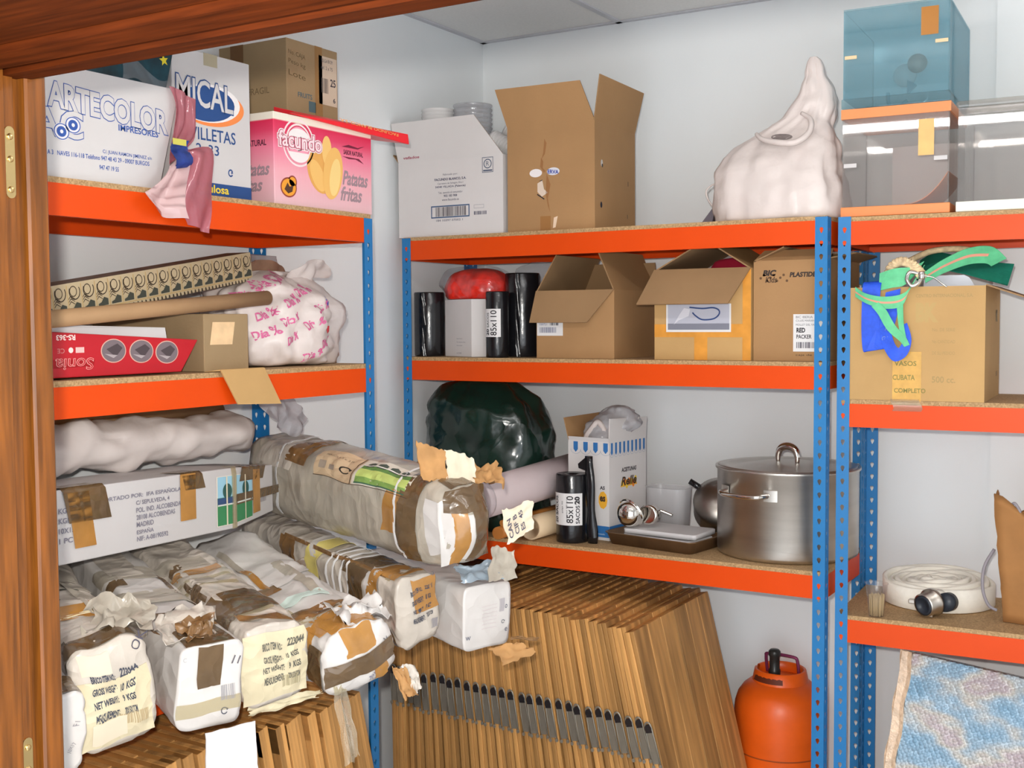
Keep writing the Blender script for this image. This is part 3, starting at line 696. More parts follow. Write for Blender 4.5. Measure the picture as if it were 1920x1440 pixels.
def bag_blob(rings, seed, amp=.012, freq=22, n=44, k=4, cr=.008, crf=14, pleat=.10):
    """rings: (cx, cy, z, rx, ry) bottom to top; returns an MB of one creased, closed bag"""
    pts = [V((a, b, c)) for a, b, c, d, e in rings]; rad = [V((d, e, 0)) for a, b, c, d, e in rings]
    P = spline(pts, k); R = spline(rad, k); rs = []
    for c, r in zip(P, R):
        ring = []
        for j in range(n):
            th = 2*PI*j/n; sq = 1/max(.01, (abs(math.cos(th))**3 + abs(math.sin(th))**3)**(1/3))
            q = c + V((max(r.x, .004)*sq*math.cos(th), max(r.y, .004)*sq*math.sin(th), 0))
            f = min(1, (abs(r.x) + abs(r.y))/.08)
            pl = noise.noise(V((math.cos(th)*2.6 + seed, math.sin(th)*2.6, q.z*2.5))) + .6*noise.noise(V((math.cos(th)*6 + seed, math.sin(th)*6, q.z*5)))
            d = N3(q, freq, seed)*amp*f; q = c + (q - c)*(1 + pleat*pl)
            d.z *= .6; out = (q - c).normalized() if (q - c).length > 1e-6 else V((0, 0, 1))
            q = q + d*.7 + out*(cr*crum(q, crf, seed) + cr*.6*crum(q, crf*2.3, seed + 3))*f
            ring.append(q)
        rs.append(ring)
    return rs
def clampz(rs, z0=0):
    for r in rs:
        for q in r:
            if q.z < z0: q.z = z0
    return rs
t = thing('shopping_bag', 'white shop bag with pink slanted lettering, packed full on the left middle shelf', 'bag', (-2.235, 2.41, ZL))
rs = clampz(bag_blob([(0,0,0,.10,.15), (0,0,.01,.13,.185), (0,0,.07,.145,.20), (0,0,.14,.14,.195), (-.01,0,.20,.115,.17), (-.01,.01,.235,.07,.12), (0,.04,.255,.03,.10), (.01,.05,.262,.008,.05)], 3, .024, 8, 72, 6, .026, 9, .16), .0005)
bm_ = MB(); bm_.loft(rs, M_BAGW, True, True); bm_.build('bag_body', t)
p = Pr(onto(bm_, (0, 0, 0), (0, 1, 0), (0, 0, 1)), .0006)
for i, (y_, z_) in enumerate([(-.15, .175), (-.10, .205), (-.065, .155), (.0, .185), (.03, .14), (-.14, .12), (-.085, .105), (-.01, .095), (-.09, .055), (.035, .045), (-.02, .01), (-.16, .07), (-.05, .222)]):
    p.t('Dia %', y_ - .01, z_, .022, (198, 98, 142), .066, bold=.03, rot=.32, shear=.25)
p.ell(.075, .175, .012, .016, (40, 75, 170), 0, n=6); p.poly([(.085, .085), (.107, .092), (.105, .108), (.088, .106)], (190, 55, 62))
p.done('printing', t)
def strip_sheet(t, name, pts, wv, mt, th=.001, wob=.01, seed=1, n=24, m=8):
    P = spline([V(p) for p in pts], max(2, n//(len(pts) - 1))); W = spline([V(p) for p in wv], max(2, n//(len(pts) - 1))); k = len(P) - 1
    def fn(u, v):
        i = min(int(round(u*k)), k); q = P[i] + W[i]*(v - .5); d = N3(q, 16, seed)*wob; d2 = crum(q, 18, seed)*wob
        return q + d + V((d2, d2*.5, 0))
    return MB().grid(fn, k, m, mt, th).build(name, t)
h_ = MB()
strip_sheet(t, 'bag_handle', [(.03, .03, .235), (.05, .10, .258), (.05, .16, .268), (.045, .205, .255)], [(.02, .0, .05), (.02, 0, .055), (.02, 0, .05), (.01, 0, .02)], M_BAGW, .001, .012, 4)
t = thing('plastic_bag', 'grey translucent plastic bag with brown cloth spilling out, behind the pink-lettered bag', 'bag', (-2.405, 2.43, ZL))
rs = clampz(bag_blob([(0,0,0,.05,.10), (0,.02,.10,.06,.12), (0,.04,.22,.06,.14), (0,.07,.28,.045,.13), (0,.09,.315,.02,.10)], 8, .02, 9, 40, 5, .016, 12), .0005)
MB().loft(rs, M_FILMG, True, True).build('bag_body', t)
strip_sheet(t, 'brown_cloth', [(.075, -.06, .225), (.085, .0, .255), (.085, .06, .275), (.075, .13, .270), (.065, .16, .255)], [(0, .05, -.05), (0, .03, -.05), (0, .01, -.045), (0, .0, -.03), (0, 0, -.01)], mat('brown_cloth', A(128, 100, 82), .8, var=.2, scale=20), .003, .008, 2)
t = thing('plastic_sheet', 'grey scrap of plastic hanging below the left middle shelf beside the blue post', 'plastic sheet', (-2.30, 2.47, 1.42))
strip_sheet(t, 'sheet', [(.02, -.09, .15), (.04, -.04, .10), (.03, .03, .04), (.02, .12, -.02)], [(-.03, .08, .01), (-.03, .10, .06), (-.03, .10, .07), (-.02, .07, .05)], M_FILMG, .001, .014, 6)

# ------------------------------------------------------------------ middle shelves, top board
ZT = 2.0030
t = thing('carton', 'white supplier carton with a boxed barcode, front flap raised, over the middle shelf', 'box', (-2.467, 3.322, ZT), 0)
o, fl = carton(t, .432, .35, .262, M_GWCARD, M_CARDIN, True, flaps=[('front', .145, 84, -.042, .125), ('left', .05, 140, .02, .02)])
p = Pr(face_front()); D = (70, 70, 92)
p.frame(.139, .062, .298, .104, .004, (58, 84, 120)); p.bars(.158, .067, .285, .099, (62, 58, 66), 34, 2); p.t('184 10397 07002 1', .16, .050, .007, D, .11)
for s, yy, hh, ww, bd in (('Fabricado por:', .205, .008, .06, 0), ('FACUNDO BLANCO, S.A.', .188, .010, .130, .03), ('Carretera de Sahagún, Km.1', .175, .008, .105, 0), ('34340 VILLADA (Palencia)', .163, .009, .125, .02), ('Tels. atención al consumidor', .145, .007, .100, 0), ('902 183 908', .133, .008, .055, .02), ('www.facundo.es', .120, .008, .070, 0)):
    p.t(s, .220, yy, hh, D, ww, bold=bd, al='C')
p.frame(.350, .205, .394, .256, .002, (80, 90, 110)); p.ell(.372, .234, .016, .016, (80, 90, 110), 0, inner=.8); p.t('R', .372, .227, .015, (80, 90, 110), al='C'); p.rect(.354, .209, .390, .214, (80, 90, 110))
p.bars(.316, .066, .370, .078, D, 16, 6); p.frame(.316, .088, .356, .100, .001, (140, 140, 150))
p.done('printing', t)
p = Pr(fl['front']); p.t('vafados', .020, .012, .010, (160, 90, 105), .070, bold=.03); p.done('flap_printing', t)
M_CUP = mat('white_plastic_cup', (.75, .74, .74), .35, var=.04)
def cup_stack(label, loc, r, hgt, mt, rim, rot=None, group=None, cat='cups'):
    t = thing('cup_stack', label, cat, loc, 0, group, rot)
    prof = [(r*.7, 0)]; z = 0
    while z < hgt: prof += [(r*.90, z), (r, z + rim*.75), (r, z + rim*.95), (r*.90, z + rim)]; z += rim
    MB().lathe(prof, mt, 32).build('cups', t)
    return t
cup_stack('stack of white plastic plates, left of the clear stack in the open barcode carton', (-2.395, 3.47, ZT + .006), .062, .448, M_CUP, .012, cat='plates')
M_CLR = clear('clear_cup_plastic', (.86, .86, .88), .6, .06, .30, (.75, .75, .78), .1, 40)
cup_stack('stack of shiny clear plastic tubs sticking up from the open barcode carton', (-2.262, 3.49, ZT + .006), .070, .463, M_CLR, .016, cat='tubs')
cup_stack('bottom-up stack of white cups leaning out of the barcode carton beside open brown box', (-2.165, 3.56, ZT + .39), .038, .11, M_CUP, .011, rot=(0, math.radians(122), .35))
cup_stack('lower stack of white cups leaning on the open brown box, in the barcode carton', (-2.165, 3.46, ZT + .34), .034, .11, M_CUP, .011, rot=(0, math.radians(118), .1))
MB().hexa([V((0,0,0)), V((.06,0,0)), V((.06,.003,0)), V((0,.003,0)), V((-.012,.01,.055)), V((.07,.01,.05)), V((.07,.013,.05)), V((-.012,.013,.055))], M_CARD).build('back_flap', t, loc=(.03, .30, .265))

t = thing('cardboard_box', 'tall open brown box with two raised flaps and torn labels, on top shelf', 'box', (-2.019, 3.325, ZT), .045)
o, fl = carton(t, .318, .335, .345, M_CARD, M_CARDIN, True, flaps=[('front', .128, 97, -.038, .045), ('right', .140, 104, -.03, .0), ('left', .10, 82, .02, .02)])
p = Pr(face_front())
p.ell(.106, .190, .023, .0135, (222, 216, 216), 0); p.ell(.170, .192, .023, .0125, (205, 205, 212), 0); p.t('ERVA', .150, .186, .013, (40, 65, 150), .040, bold=.03, slope=-.1, l=1)
p.poly([(.112, .156), (.130, .165), (.136, .136), (.150, .124), (.128, .112), (.112, .128)], (205, 188, 172)); p.poly([(.116, .163), (.130, .167), (.130, .163)], BLK); p.poly([(.112, .122), (.138, .105), (.136, .102), (.110, .119)], BLK)
for pts in ([(.138, .30), (.146, .285), (.140, .25), (.128, .235), (.134, .255)], [(.126, .24), (.134, .225), (.132, .205), (.142, .195), (.136, .19), (.122, .21)], [(.146, .186), (.160, .15), (.150, .105), (.158, .06), (.150, .08), (.142, .12)]):
    p.poly(pts, (142, 98, 58), 0)
p.rect(.122, .0, .160, .048, (146, 102, 56)); p.poly([(.168, .008), (.178, .010), (.186, .046), (.172, .042)], (214, 190, 165), 1)
p.done('printing', t)
p = Pr(face_right(.318))
p.ell(.055, .215, .008, .011, (190, 186, 182)); p.ell(.058, .207, .005, .006, BLK, 1); p.ell(.050, .080, .008, .010, (28, 28, 45), 0); p.rect(.270, .16, .276, .176, (90, 70, 45)); p.rect(.264, .05, .269, .064, (90, 70, 45))
p.done('side_marks', t)

t = thing('shopping_bag', 'plain off-white plastic carrier bag with one handle standing up, beside the ballot boxes', 'bag', (-1.13, 3.47, ZT))
R_ = [(-.0, 0, 0, .185, .12), (0, 0, .012, .20, .135), (-.005, 0, .09, .20, .13), (-.005, 0, .17, .185, .11), (.01, 0, .225, .165, .085), (.04, 0, .262, .125, .062), (.082, 0, .305, .078, .046), (.098, 0, .36, .056, .034), (.100, 0, .42, .036, .024), (.098, 0, .468, .024, .016), (.095, 0, .486, .012, .010)]
rs = clampz(bag_blob(R_, 21, .012, 7, 84, 6, .012, 7, .10), .0005)
bb = MB(); bb.loft(rs, M_BAGW, True, True); bb.build('bag_body', t)
MB().tube([(.075, -.052, .315), (.108, -.070, .290), (.110, -.092, .250), (.075, -.110, .222), (.02, -.112, .226), (-.030, -.096, .242), (-.055, -.075, .262)], lambda q: .0055 + .0045*math.sin(PI*q), M_BAGW, 8, 5).build('bag_handle', t)
hp_ = Pr(onto(bb, (0, 0, 0), (1, 0, 0), (0, 0, 1)), .0006); hp_.ell(.020, .248, .034, .010, (120, 110, 108), 0, rot=-.1, n=14); hp_.done('handle_opening', t)  # grey ellipse painted on the bag for the shade in the handle hole
MB().tube([(-.185, -.02, .13), (-.215, -.02, .126), (-.235, -.02, .11), (-.232, -.02, .085), (-.215, -.02, .06), (-.203, -.02, .05)], .003, M_BAGW, 6, 5).build('string', t)
MB().hexa([V((-.255, -.03, .0006)), V((-.215, -.03, .0006)), V((-.215, .05, .0006)), V((-.255, .05, .0006)), V((-.206, -.03, .060)), V((-.200, -.03, .062)), V((-.200, .05, .062)), V((-.206, .05, .060))], mat('dark_grey_vinyl', A(85, 80, 88), .4)).build('grey_corner', t)

# ------------------------------------------------------------------ middle shelves, middle board
ZM = 1.5850
def roll(label, loc, r, h, core=.45, group=None, seam=True, rz=0):
    t = thing('bag_roll', label, 'roll', loc, rz, group)
    mb = MB(); n = 36; rng = random.Random(int(r*1e5)); rings = []
    for z, k in ((0, .97), (.004, 1), (h*.3, 1.0), (h*.6, 1.01), (h - .004, 1), (h, .97)):
        rings.append([V((r*k*math.cos(2*PI*j/n)*(1 + .012*math.sin(5*j/n*2*PI + z*30)), r*k*math.sin(2*PI*j/n)*(1 + .012*math.sin(3*j/n*2*PI)), z)) for j in range(n)])
    rings.append([V((r*core*math.cos(2*PI*j/n), r*core*math.sin(2*PI*j/n), h - .003)) for j in range(n)]); rings.append([V((r*core*math.cos(2*PI*j/n), r*core*math.sin(2*PI*j/n), h - .05)) for j in range(n)])
    mb.loft(rings, M_BLACKP); mb.build('roll_body', t)
    if seam:
        s = MB(); s.grid(lambda u, v: ((r + .003 + .004*math.sin(8*u + v*5))*math.sin(.15 + .22*v), -(r + .003 + .004*math.sin(8*u + v*5))*math.cos(.15 + .22*v), .002 + (h - .006)*u), 12, 3, M_BLACKP, .0008); s.build('loose_edge', t)
    return t
roll('black bin bag roll at the far left, between blue post and white red-topped carton', (-2.408, 3.418, ZM), .054, .228)
t = thing('white_carton', 'narrow white carton with a red mesh bundle on top', 'box', (-2.185, 3.350, ZM), math.radians(20))
carton(t, .125, .17, .196, M_GWCARD)
t['label'] = 'plain white carton under the red bundle, between two black bin bag rolls'
p = Pr(face_front())
t.rotation_euler = (0, 0, math.radians(118)); t.location = (-2.185, 3.352, ZM)
for c in list(t.children): bpy.data.objects.remove(c)
# corner towards the viewer: one wide face to the left, one narrow face to the right
bw = MB(); q = [V((0,0,0)), V((.080,.070,0)), V((-.075,.136,0)), V((-.155,.066,0))]
t.rotation_euler = (0, 0, 0); bw.hexa(q + [k + V((0, 0, .200)) for k in q], M_GWCARD); bw.build('box_body', t, bevel=.0015)
p = Pr(plane(q[3], q[0] - q[3], (0, 0, 1)))
for s, yy, ww in (('Papel térmico', .060, .035), ('Para máquinas de fax', .048, .055), ('Hecho en España', .036, .035), ('ref 3420', .010, .03)): p.t(s, .075, yy, .005, (120, 118, 130), ww)
p.done('printing', t)
t = thing('red_bundle', 'red mesh bundle in clear film on the white carton', 'bundle', (-2.225, 3.462, ZM + .2012))
t['label'] = 'glossy red net bundle in clear film, lying on the plain white carton'
M_REDN = mat('red_netting', A(190, 32, 18), .3, var=.3, scale=40, bump=.2, bscale=50, coat=.5)
rs = clampz(bag_blob([(0,0,0,.105,.075), (0,0,.02,.118,.085), (0,0,.06,.115,.08), (0,0,.095,.085,.055), (0,0,.108,.03,.02)], 5, .008, 14, 48, 4, .006, 20), .0005)
MB().loft(rs, M_REDN, True, True).build('netting', t)
rs = clampz(bag_blob([(-.0,0,.001,.11,.080), (-.0,0,.03,.124,.09), (-.01,0,.07,.128,.088), (-.01,0,.105,.10,.06), (0,0,.117,.04,.03)], 6, .010, 11, 48, 4, .010, 14), .001)
MB().loft(rs, M_FILM, True, True).build('film_wrapping', t)
t = roll('black bin bag roll with white 85x110 label, behind the taller black roll', (-2.086, 3.362, ZM), .040, .224, seam=False)
M_LBL = mat('white_label', (.78, .77, .77), .5, var=.02)
p = Pr(barrel(.0408), .0006, .008); p.rect(-.040, .070, .034, .165, M_LBL, 0, 10)
def vtext(p, s, x, y, h, w, bold=0, col=BLK): p.t(s, x, y, h, col, w, bold=bold, rot=PI/2, l=1)
vtext(p, '85x110', .020, .075, .022, .085, .01); vtext(p, '20', -.008, .075, .013, .022, .04); vtext(p, 'SACOS', -.008, .102, .010, .05, .01); p.done('label', t)
roll('tallest black bin bag roll with a glossy vertical seam, left of the open brown box', (-2.047, 3.466, ZM), .060, .288)
t = thing('plastic_bag', 'clear crumpled bag bulging above the tall black roll', 'bag', (-2.05, 3.60, ZM))
rs = clampz(bag_blob([(0,0,0,.06,.05), (0,0,.12,.07,.06), (0,0,.26,.10,.06), (.02,0,.31,.10,.06), (.03,0,.33,.05,.04)], 12, .014, 10, 40, 5, .014, 13), .0005)
MB().loft(rs, M_FILM, True, True).build('bag_body', t)

t = thing('cardboard_box', 'open brown box with a small barcode sticker under its folded-down flap', 'box', (-1.928, 3.355, ZM), 0)
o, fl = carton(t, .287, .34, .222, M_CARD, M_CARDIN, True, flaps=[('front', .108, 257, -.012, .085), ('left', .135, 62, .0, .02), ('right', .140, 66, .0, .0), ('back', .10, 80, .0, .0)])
p = Pr(face_front()); p.rect(.002, .074, .100, .126, M_LBL, 0); p.bars(.012, .084, .078, .102, (90, 95, 125), 22, 4, 1); p.t('100721', .012, .108, .007, (100, 110, 150), .028, l=1); p.bars(.052, .108, .086, .118, (70, 70, 80), 8, 3, 1); p.done('barcode_sticker', t)

t = thing('cardboard_box', 'brown taped box with a picture card showing a looped blue cord on its front', 'box', (-1.497, 3.348, ZM), 0)
o, fl = carton(t, .314, .34, .278, M_CARDL, M_CARDIN, True, flaps=[('front', .130, 236, -.028, .045), ('left', .17, 28, .0, .0), ('right', .16, 32, .0, .0)])
p = Pr(face_front()); TP = M_TAPE if False else mat('tape_on_card', A(178, 122, 50), .3, var=.12, scale=20)
p.rect(.0, .070, .314, .110, TP, 0); p.rect(.133, .0, .176, .070, TP, 1); p.rect(.288, .0, .314, .278, TP, 1)
p.rect(.040, .086, .252, .172, M_LBL, 2); p.rect(.046, .093, .247, .172, (170, 172, 184), 3); p.rect(.046, .093, .247, .112, (118, 120, 132), 4)
p.poly([(.065, .108), (.082, .122), (.115, .135), (.120, .156), (.100, .160), (.085, .14)], (198, 198, 206), 4)
arc = [(.118, .162), (.16, .158), (.195, .160), (.214, .152), (.213, .138), (.195, .126), (.160, .124), (.138, .136), (.128, .146)]
sp = spline([V((a, b, 0)) for a, b in arc], 6)
for a, b in zip(sp, sp[1:]):
    d = (b - a).normalized(); nn = V((-d.y, d.x, 0))*.0022; p.poly([tuple((a + nn)[:2]), tuple((a - nn)[:2]), tuple((b - nn)[:2]), tuple((b + nn)[:2])], (38, 62, 112), 5)
p.done('picture_card', t)
rs = clampz(bag_blob([(0,0,0,.08,.05), (0,0,.10,.09,.06), (0,0,.24,.09,.06), (0,0,.30,.05,.04), (0,0,.312,.01,.01)], 14, .012, 12, 30, 4, .01, 14), 0)
t = thing('red_cloth', 'dark red cloth bundle inside the box with the picture card', 'cloth', (-1.30, 3.52, ZM + .006)); MB().loft(rs, mat('dark_red_cloth', A(140, 20, 45), .7, var=.2), True, True).build('cloth', t)

t = thing('cardboard_box', 'brown crayon carton with black script print and white address label, beside the blue post', 'box', (-1.180, 3.362, ZM), 0)
o, fl = carton(t, .228, .33, .298, M_CARD, M_CARDIN, True, flaps=[('front', .05, 40, .02, .0), ('left', .10, 24, .0, .0), ('right', .062, 165, .065, .02), ('back', .06, 30, 0, 0)])
p = Pr(face_front()); DK2 = (48, 38, 34)
p.t('BIC', .028, .252, .018, DK2, .042, bold=.05, shear=.2); p.t('Kids', .036, .232, .018, (85, 62, 42), .036, bold=.03, shear=.2)
for s_ in range(9): p.ell(.022 + .010*s_, .246 + .010*math.sin(s_*2.1), .004, .004, (95, 68, 44), 0, n=8)
p.t('PLASTIDECOR', .110, .247, .015, DK2, .118, bold=.05, shear=.15)
p.rect(.122, .028, .215, .138, M_LBL, 0); p.t('BIC IBERIA', .130, .126, .007, GREY, .05, l=1); p.t('C/LUIS MARIANO 2', .130, .116, .006, GREY, .07, l=1); p.t('MOLLET DEL VALLES', .130, .104, .006, GREY, .07, l=1)
p.t('RED', .132, .084, .014, BLK, .026, bold=.04, l=1); p.t('PACKER', .132, .066, .012, BLK, .045, bold=.02, l=1); p.bars(.132, .038, .200, .056, (70, 66, 80), 20, 9, 1)
p.t('caja de cartón', .13, .014, .007, DK2, .1)
p.done('printing', t)

# ------------------------------------------------------------------ middle shelves, lowest board
ZB = .9750
M_GREENP = crease(mat('dark_green_polythene', (.006, .024, .017), .2, var=.4, scale=8, bump=.4, bscale=9, spec=.6, coat=.3), 6, .8, .03)
t = thing('sack', 'large bulging dark green plastic sack against the back left of the middle shelf', 'sack', (-2.222, 3.515, ZB))
R_ = [(0, 0, 0, .17, .12), (0, 0, .012, .20, .14), (.0, 0, .10, .220, .16), (.005, 0, .22, .232, .165), (.01, 0, .33, .235, .155), (.0, 0, .42, .215, .14), (-.02, 0, .475, .175, .11), (-.03, 0, .515, .13, .075), (-.03, 0, .522, .03, .02)]
rs = clampz(bag_blob(R_, 33, .020, 5, 60, 5, .016, 7, .06), .0005)
MB().loft(rs, M_GREENP, True, True).build('sack_body', t)
t = thing('paper_roll', 'pale grey paper roll slanting up from the packages to the striped olive carton', 'roll', (-1.87, 3.25, ZB))
M_PAPER = mat('pale_grey_paper', A(165, 152, 153), .7, var=.04, bump=.15, bscale=9)
beam_tube('x', (-.122, -.17, .163), (-.040, .33, .205), .064, M_PAPER).build('roll_body', t)
beam_tube('x', (-.1230, -.176, .1625), (-.1190, -.150, .1645), .0650, M_FILM, hollow=False).build('end_film', t)
t = thing('wooden_pole', 'slim brown pole lying on the middle shelf under the pale paper roll', 'pole', (-1.975, 3.4, ZB))
MB().tube([(-.04, -.16, .030), (-.075, .32, .021)], .021, mat('brown_pole', A(160, 100, 45), .5, var=.2, scale=10), 16).build('pole', t)
MB().tube([(-.03, -.15, .062), (.035, .10, .085)], .011, mat('amber_pole', A(170, 108, 45), .5, var=.2, scale=10), 12).build('thin_rod', t)
t = thing('cardboard_roll', 'hollow cream cardboard roll end on, beside the labelled black roll', 'roll', (-1.925, 3.375, ZB))
beam_tube('x', (.0, .26, .041), (-.012, -.055, .041), .040, mat('cream_card_roll', A(182, 160, 130), .6, var=.06)).build('roll_body', t)
t = roll('black bin bag roll with large white 20 SACOS label in front of the olive carton', (-1.812, 3.385, ZB), .054, .226, seam=False, core=.3)
p = Pr(barrel(.0548), .0006, .008); p.rect(-.068, .060, .062, .166, M_LBL, 0, 16)
vtext(p, '20', .052, .130, .018, .026, .05); vtext(p, 'SACOS', .052, .066, .014, .060, .02); vtext(p, '85x110', .030, .068, .022, .090, .01); vtext(p, 'capacidad 100 litros', .012, .070, .006, .085, 0); vtext(p, 'galga 90', -.004, .10, .006, .04, 0); vtext(p, '20 SACOS', -.026, .066, .016, .09, .03)
p.done('label', t)
t = thing('bag_roll', 'thin flattened black bag roll standing between the labelled roll and the olive carton', 'roll', (-1.732, 3.378, ZB))
mb = MB(); rs = []
for i in range(14):
    z = .288*i/13; tw = .5*math.sin(i*.55); rx = .017 + .004*math.sin(i*.9); ry = .010
    rs.append([V((-.014*(i/13) + rx*math.cos(2*PI*j/18)*math.cos(tw) - ry*math.sin(2*PI*j/18)*math.sin(tw), rx*math.cos(2*PI*j/18)*math.sin(tw)*.6 + ry*math.sin(2*PI*j/18), z)) for j in range(18)])
mb.loft(rs, M_BLACKP).build('roll_body', t)
MB().hexa([V((-.046, -.012, .248)), V((-.018, -.012, .240)), V((-.018, -.009, .240)), V((-.046, -.009, .248)), V((-.048, -.012, .262)), V((-.02, -.012, .285)), V((-.02, -.009, .285)), V((-.048, -.009, .262))], M_BLACKP).build('loose_flap', t)

t = thing('carton', 'tall white olive carton with blue scalloped stripe, stuffed with a plastic bag', 'box', (0, 0, 0), 0)
# corner towards the viewer at (-1.700, 3.432): narrow face to the left, wide face to the right
c0 = V((-1.700, 3.436, ZB)); d1 = (V((-1.865, 3.455, ZB)) - c0).normalized(); d2 = V((-d1.y, d1.x, 0)) * -1
if d2.y < 0: d2 = -d2
t.location = c0; W1, W2, HH = .165, .235, .330
q = [d1*W1, V((0, 0, 0)), d2*W2, d1*W1 + d2*W2]
mb = MB(); up = V((0, 0, HH)); ins = [k + (d1*.003 if i in (1, 2) else -d1*.003) + (d2*.003 if i in (0, 1) else -d2*.003) for i, k in enumerate(q)]
mb.add(q + [k + up for k in q], [(0,3,2,1),(0,1,5,4),(1,2,6,5),(2,3,7,6),(3,0,4,7)], M_GWCARD)
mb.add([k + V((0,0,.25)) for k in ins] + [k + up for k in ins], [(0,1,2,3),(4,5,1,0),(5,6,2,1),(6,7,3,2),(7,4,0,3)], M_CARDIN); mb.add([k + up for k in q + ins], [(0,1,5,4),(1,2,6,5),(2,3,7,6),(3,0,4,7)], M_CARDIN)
mb.build('box_body', t)
fl = MB(); e = V((0, 0, .078))                                        # raised side flap with FRAGIL print, and the one behind
a, b = q[1] + up, q[2] + up; fl.hexa([a, b, b + d1*.003, a + d1*.003, a + e - d1*.004, b + e*.9 - d1*.004, b + e*.9, a + e], M_GWCARD); fl.build('flap', t)
a, b = q[0] + up, q[3] + up; MB().hexa([a, b, b - d1*.003, a - d1*.003, a + e*.95 + d1*.02, b + e + d1*.02, b + e + d1*.017, a + e*.95 + d1*.017], M_CARD).build('flap', t)
a, b = q[0] + up, q[1] + up; MB().hexa([a, b, b + d2*.003, a + d2*.003, a + V((0,0,.012)), b + V((0,0,.012)), b + d2*.003 + V((0,0,.012)), a + d2*.003 + V((0,0,.012))], M_WCARD).build('flap', t)
BL2 = (45, 105, 165)
p = Pr(plane(q[1], d2, (0, 0, 1)))
p.t('MUY FRAGIL', .060, HH + .028, .022, (62, 95, 135), .118, bold=.03)
for i in range(9): x = .010 + i*.0255; p.poly([(x, .326), (x, .292), (x + .006, .284), (x + .012, .292), (x + .012, .326)], BL2)
for i in range(9): x = .003 + i*.0255; p.ell(x + .013, .292, .013, .014, (140, 150, 170), 0, 180, 360, .93, 12)
p.t('ACEITUNAS', .075, .222, .015, (60, 55, 60), .095, bold=.04, shear=.1)
p.ell(.122, .172, .052, .024, (222, 165, 50), 0, 0, 180); 
for i in range(7): p.ell(.080 + i*.014, .184 + .008*math.sin(i*2.3), .008, .012, (225, 130, 40) if i % 2 else (235, 195, 60), 1, n=10)
p.t('Relle', .072, .176, .030, (62, 45, 35), .098, bold=.03, shear=.25, l=2)
p.rect(.0, .010, W2, .048, BL2, 0); p.done('side_printing', t)
p = Pr(plane(q[0], -d1, (0, 0, 1)))
for i in range(4): x = .022 + i*.040; p.poly([(x, .326), (x, .300), (x + .009, .290), (x + .018, .300), (x + .018, .326)], BL2)
for i in range(4): p.ell(.012 + i*.040 + .019, .300, .021, .016, (140, 150, 170), 0, 180, 360, .94, 12)
p.t('AS', .128, .170, .012, (60, 55, 60), .020, bold=.04); p.ell(.140, .135, .018, .030, (225, 165, 50), 0, n=9); p.t('es', .128, .130, .018, (62, 45, 35), .022, bold=.04, l=1)
p.rect(0, .010, W1, .048, BL2, 0); p.t('envasado', .118, .018, .006, (190, 210, 225), .03, l=1); p.done('front_printing', t)
cx = (q[0] + q[2])/2
t2 = thing('plastic_bag', 'crumpled clear-grey plastic bag bulging out of the white olive carton', 'bag', c0 + cx + V((0, 0, .26)))
rs = bag_blob([(0, 0, 0, .05, .06), (0, 0, .04, .065, .08), (.0, 0, .08, .07, .09), (.015, .01, .115, .085, .09), (.03, .02, .15, .075, .07), (.03, .02, .175, .04, .04), (.03, .02, .183, .01, .01)], 41, .016, 10, 44, 5, .018, 12, .15)
MB().loft(rs, M_FILMG, True, True).build('bag_body', t2)
MB().tube([(-.02, -.065, .03), (-.045, -.075, .07), (-.02, -.07, .112), (.0, -.066, .13), (.03, -.07, .09), (.05, -.07, .05)], .010, M_BAGW, 8, 5).build('bag_handle', t2)
MB().lathe([(.004, 0), (.026, .008), (.022, .026), (.003, .032)], mat('magenta_wrap', A(130, 25, 60), .4, var=.3), 16, (.018, -.052, .045)).build('red_wrapper', t2)

# kitchen things on the same board
t = thing('baking_tray', 'dark rectangular baking tray lying in front of the pot', 'tray', (-1.517, 3.468, ZB), math.radians(-9))
M_TRAY = mat('baked_steel', A(95, 72, 50), .4, .5, var=.25, scale=12)
mb = MB()
def rr(w_, d_, r_, z, n=6):
    out = []
    for sx, sy, a0 in ((1, 1, 0), (-1, 1, 90), (-1, -1, 180), (1, -1, 270)):
        for i in range(n + 1): a = math.radians(a0 + 90*i/n); out.append(V((sx*(w_/2 - r_) + r_*math.cos(a), sy*(d_/2 - r_) + r_*math.sin(a), z)))
    return out
mb.loft([rr(.31, .18, .02, 0), rr(.335, .205, .025, .036), rr(.345, .215, .028, .038), rr(.345, .215, .028, .040), rr(.333, .203, .025, .040), rr(.308, .178, .02, .003)], M_TRAY).build('tray_body', t)
for i, (w_, d_, z, rz, dx) in enumerate(((.25, .145, .0042, 2, .006), (.255, .15, .0200, -3, .010), (.26, .155, .0405, 5, .016))):
    bt = thing('white_pad', ('bottom', 'middle', 'top')[i] + ' one of the three white slabs piled on the baking tray', 'slab', (-1.515 + dx, 3.47, ZB + z), math.radians(-9 + rz), 'white slabs on the baking tray')
    MB().loft([rr(w_, d_, .012, 0), rr(w_, d_, .012, .014), rr(w_ - .006, d_ - .006, .010, .0155)], M_WCARD).build('slab', bt)
t = thing('ladle', 'shiny steel ladle bowl lying on the white slabs', 'ladle', (-1.612, 3.415, ZB + .105), 0)
def bowl(r, dp, th, mt, n=40):
    out = [(r*math.sin(a), -dp*math.cos(a)) for a in [PI/2*i/12 for i in range(13)]]; out = [(max(x, .0006), z) for x, z in out]
    inn = [(max(x - th, .0005), z + th*.7) for x, z in out]
    return MB().lathe(out + [(r + .004, .0), (r + .004, .003), (r - th, .003)] + inn[::-1], mt, n, cap0=True, cap1=True)
o = bowl(.046, .046, .002, M_CHROME).build('bowl', t); o.rotation_euler = (math.radians(-62), math.radians(38), 0); o.location = (0, 0, 0)
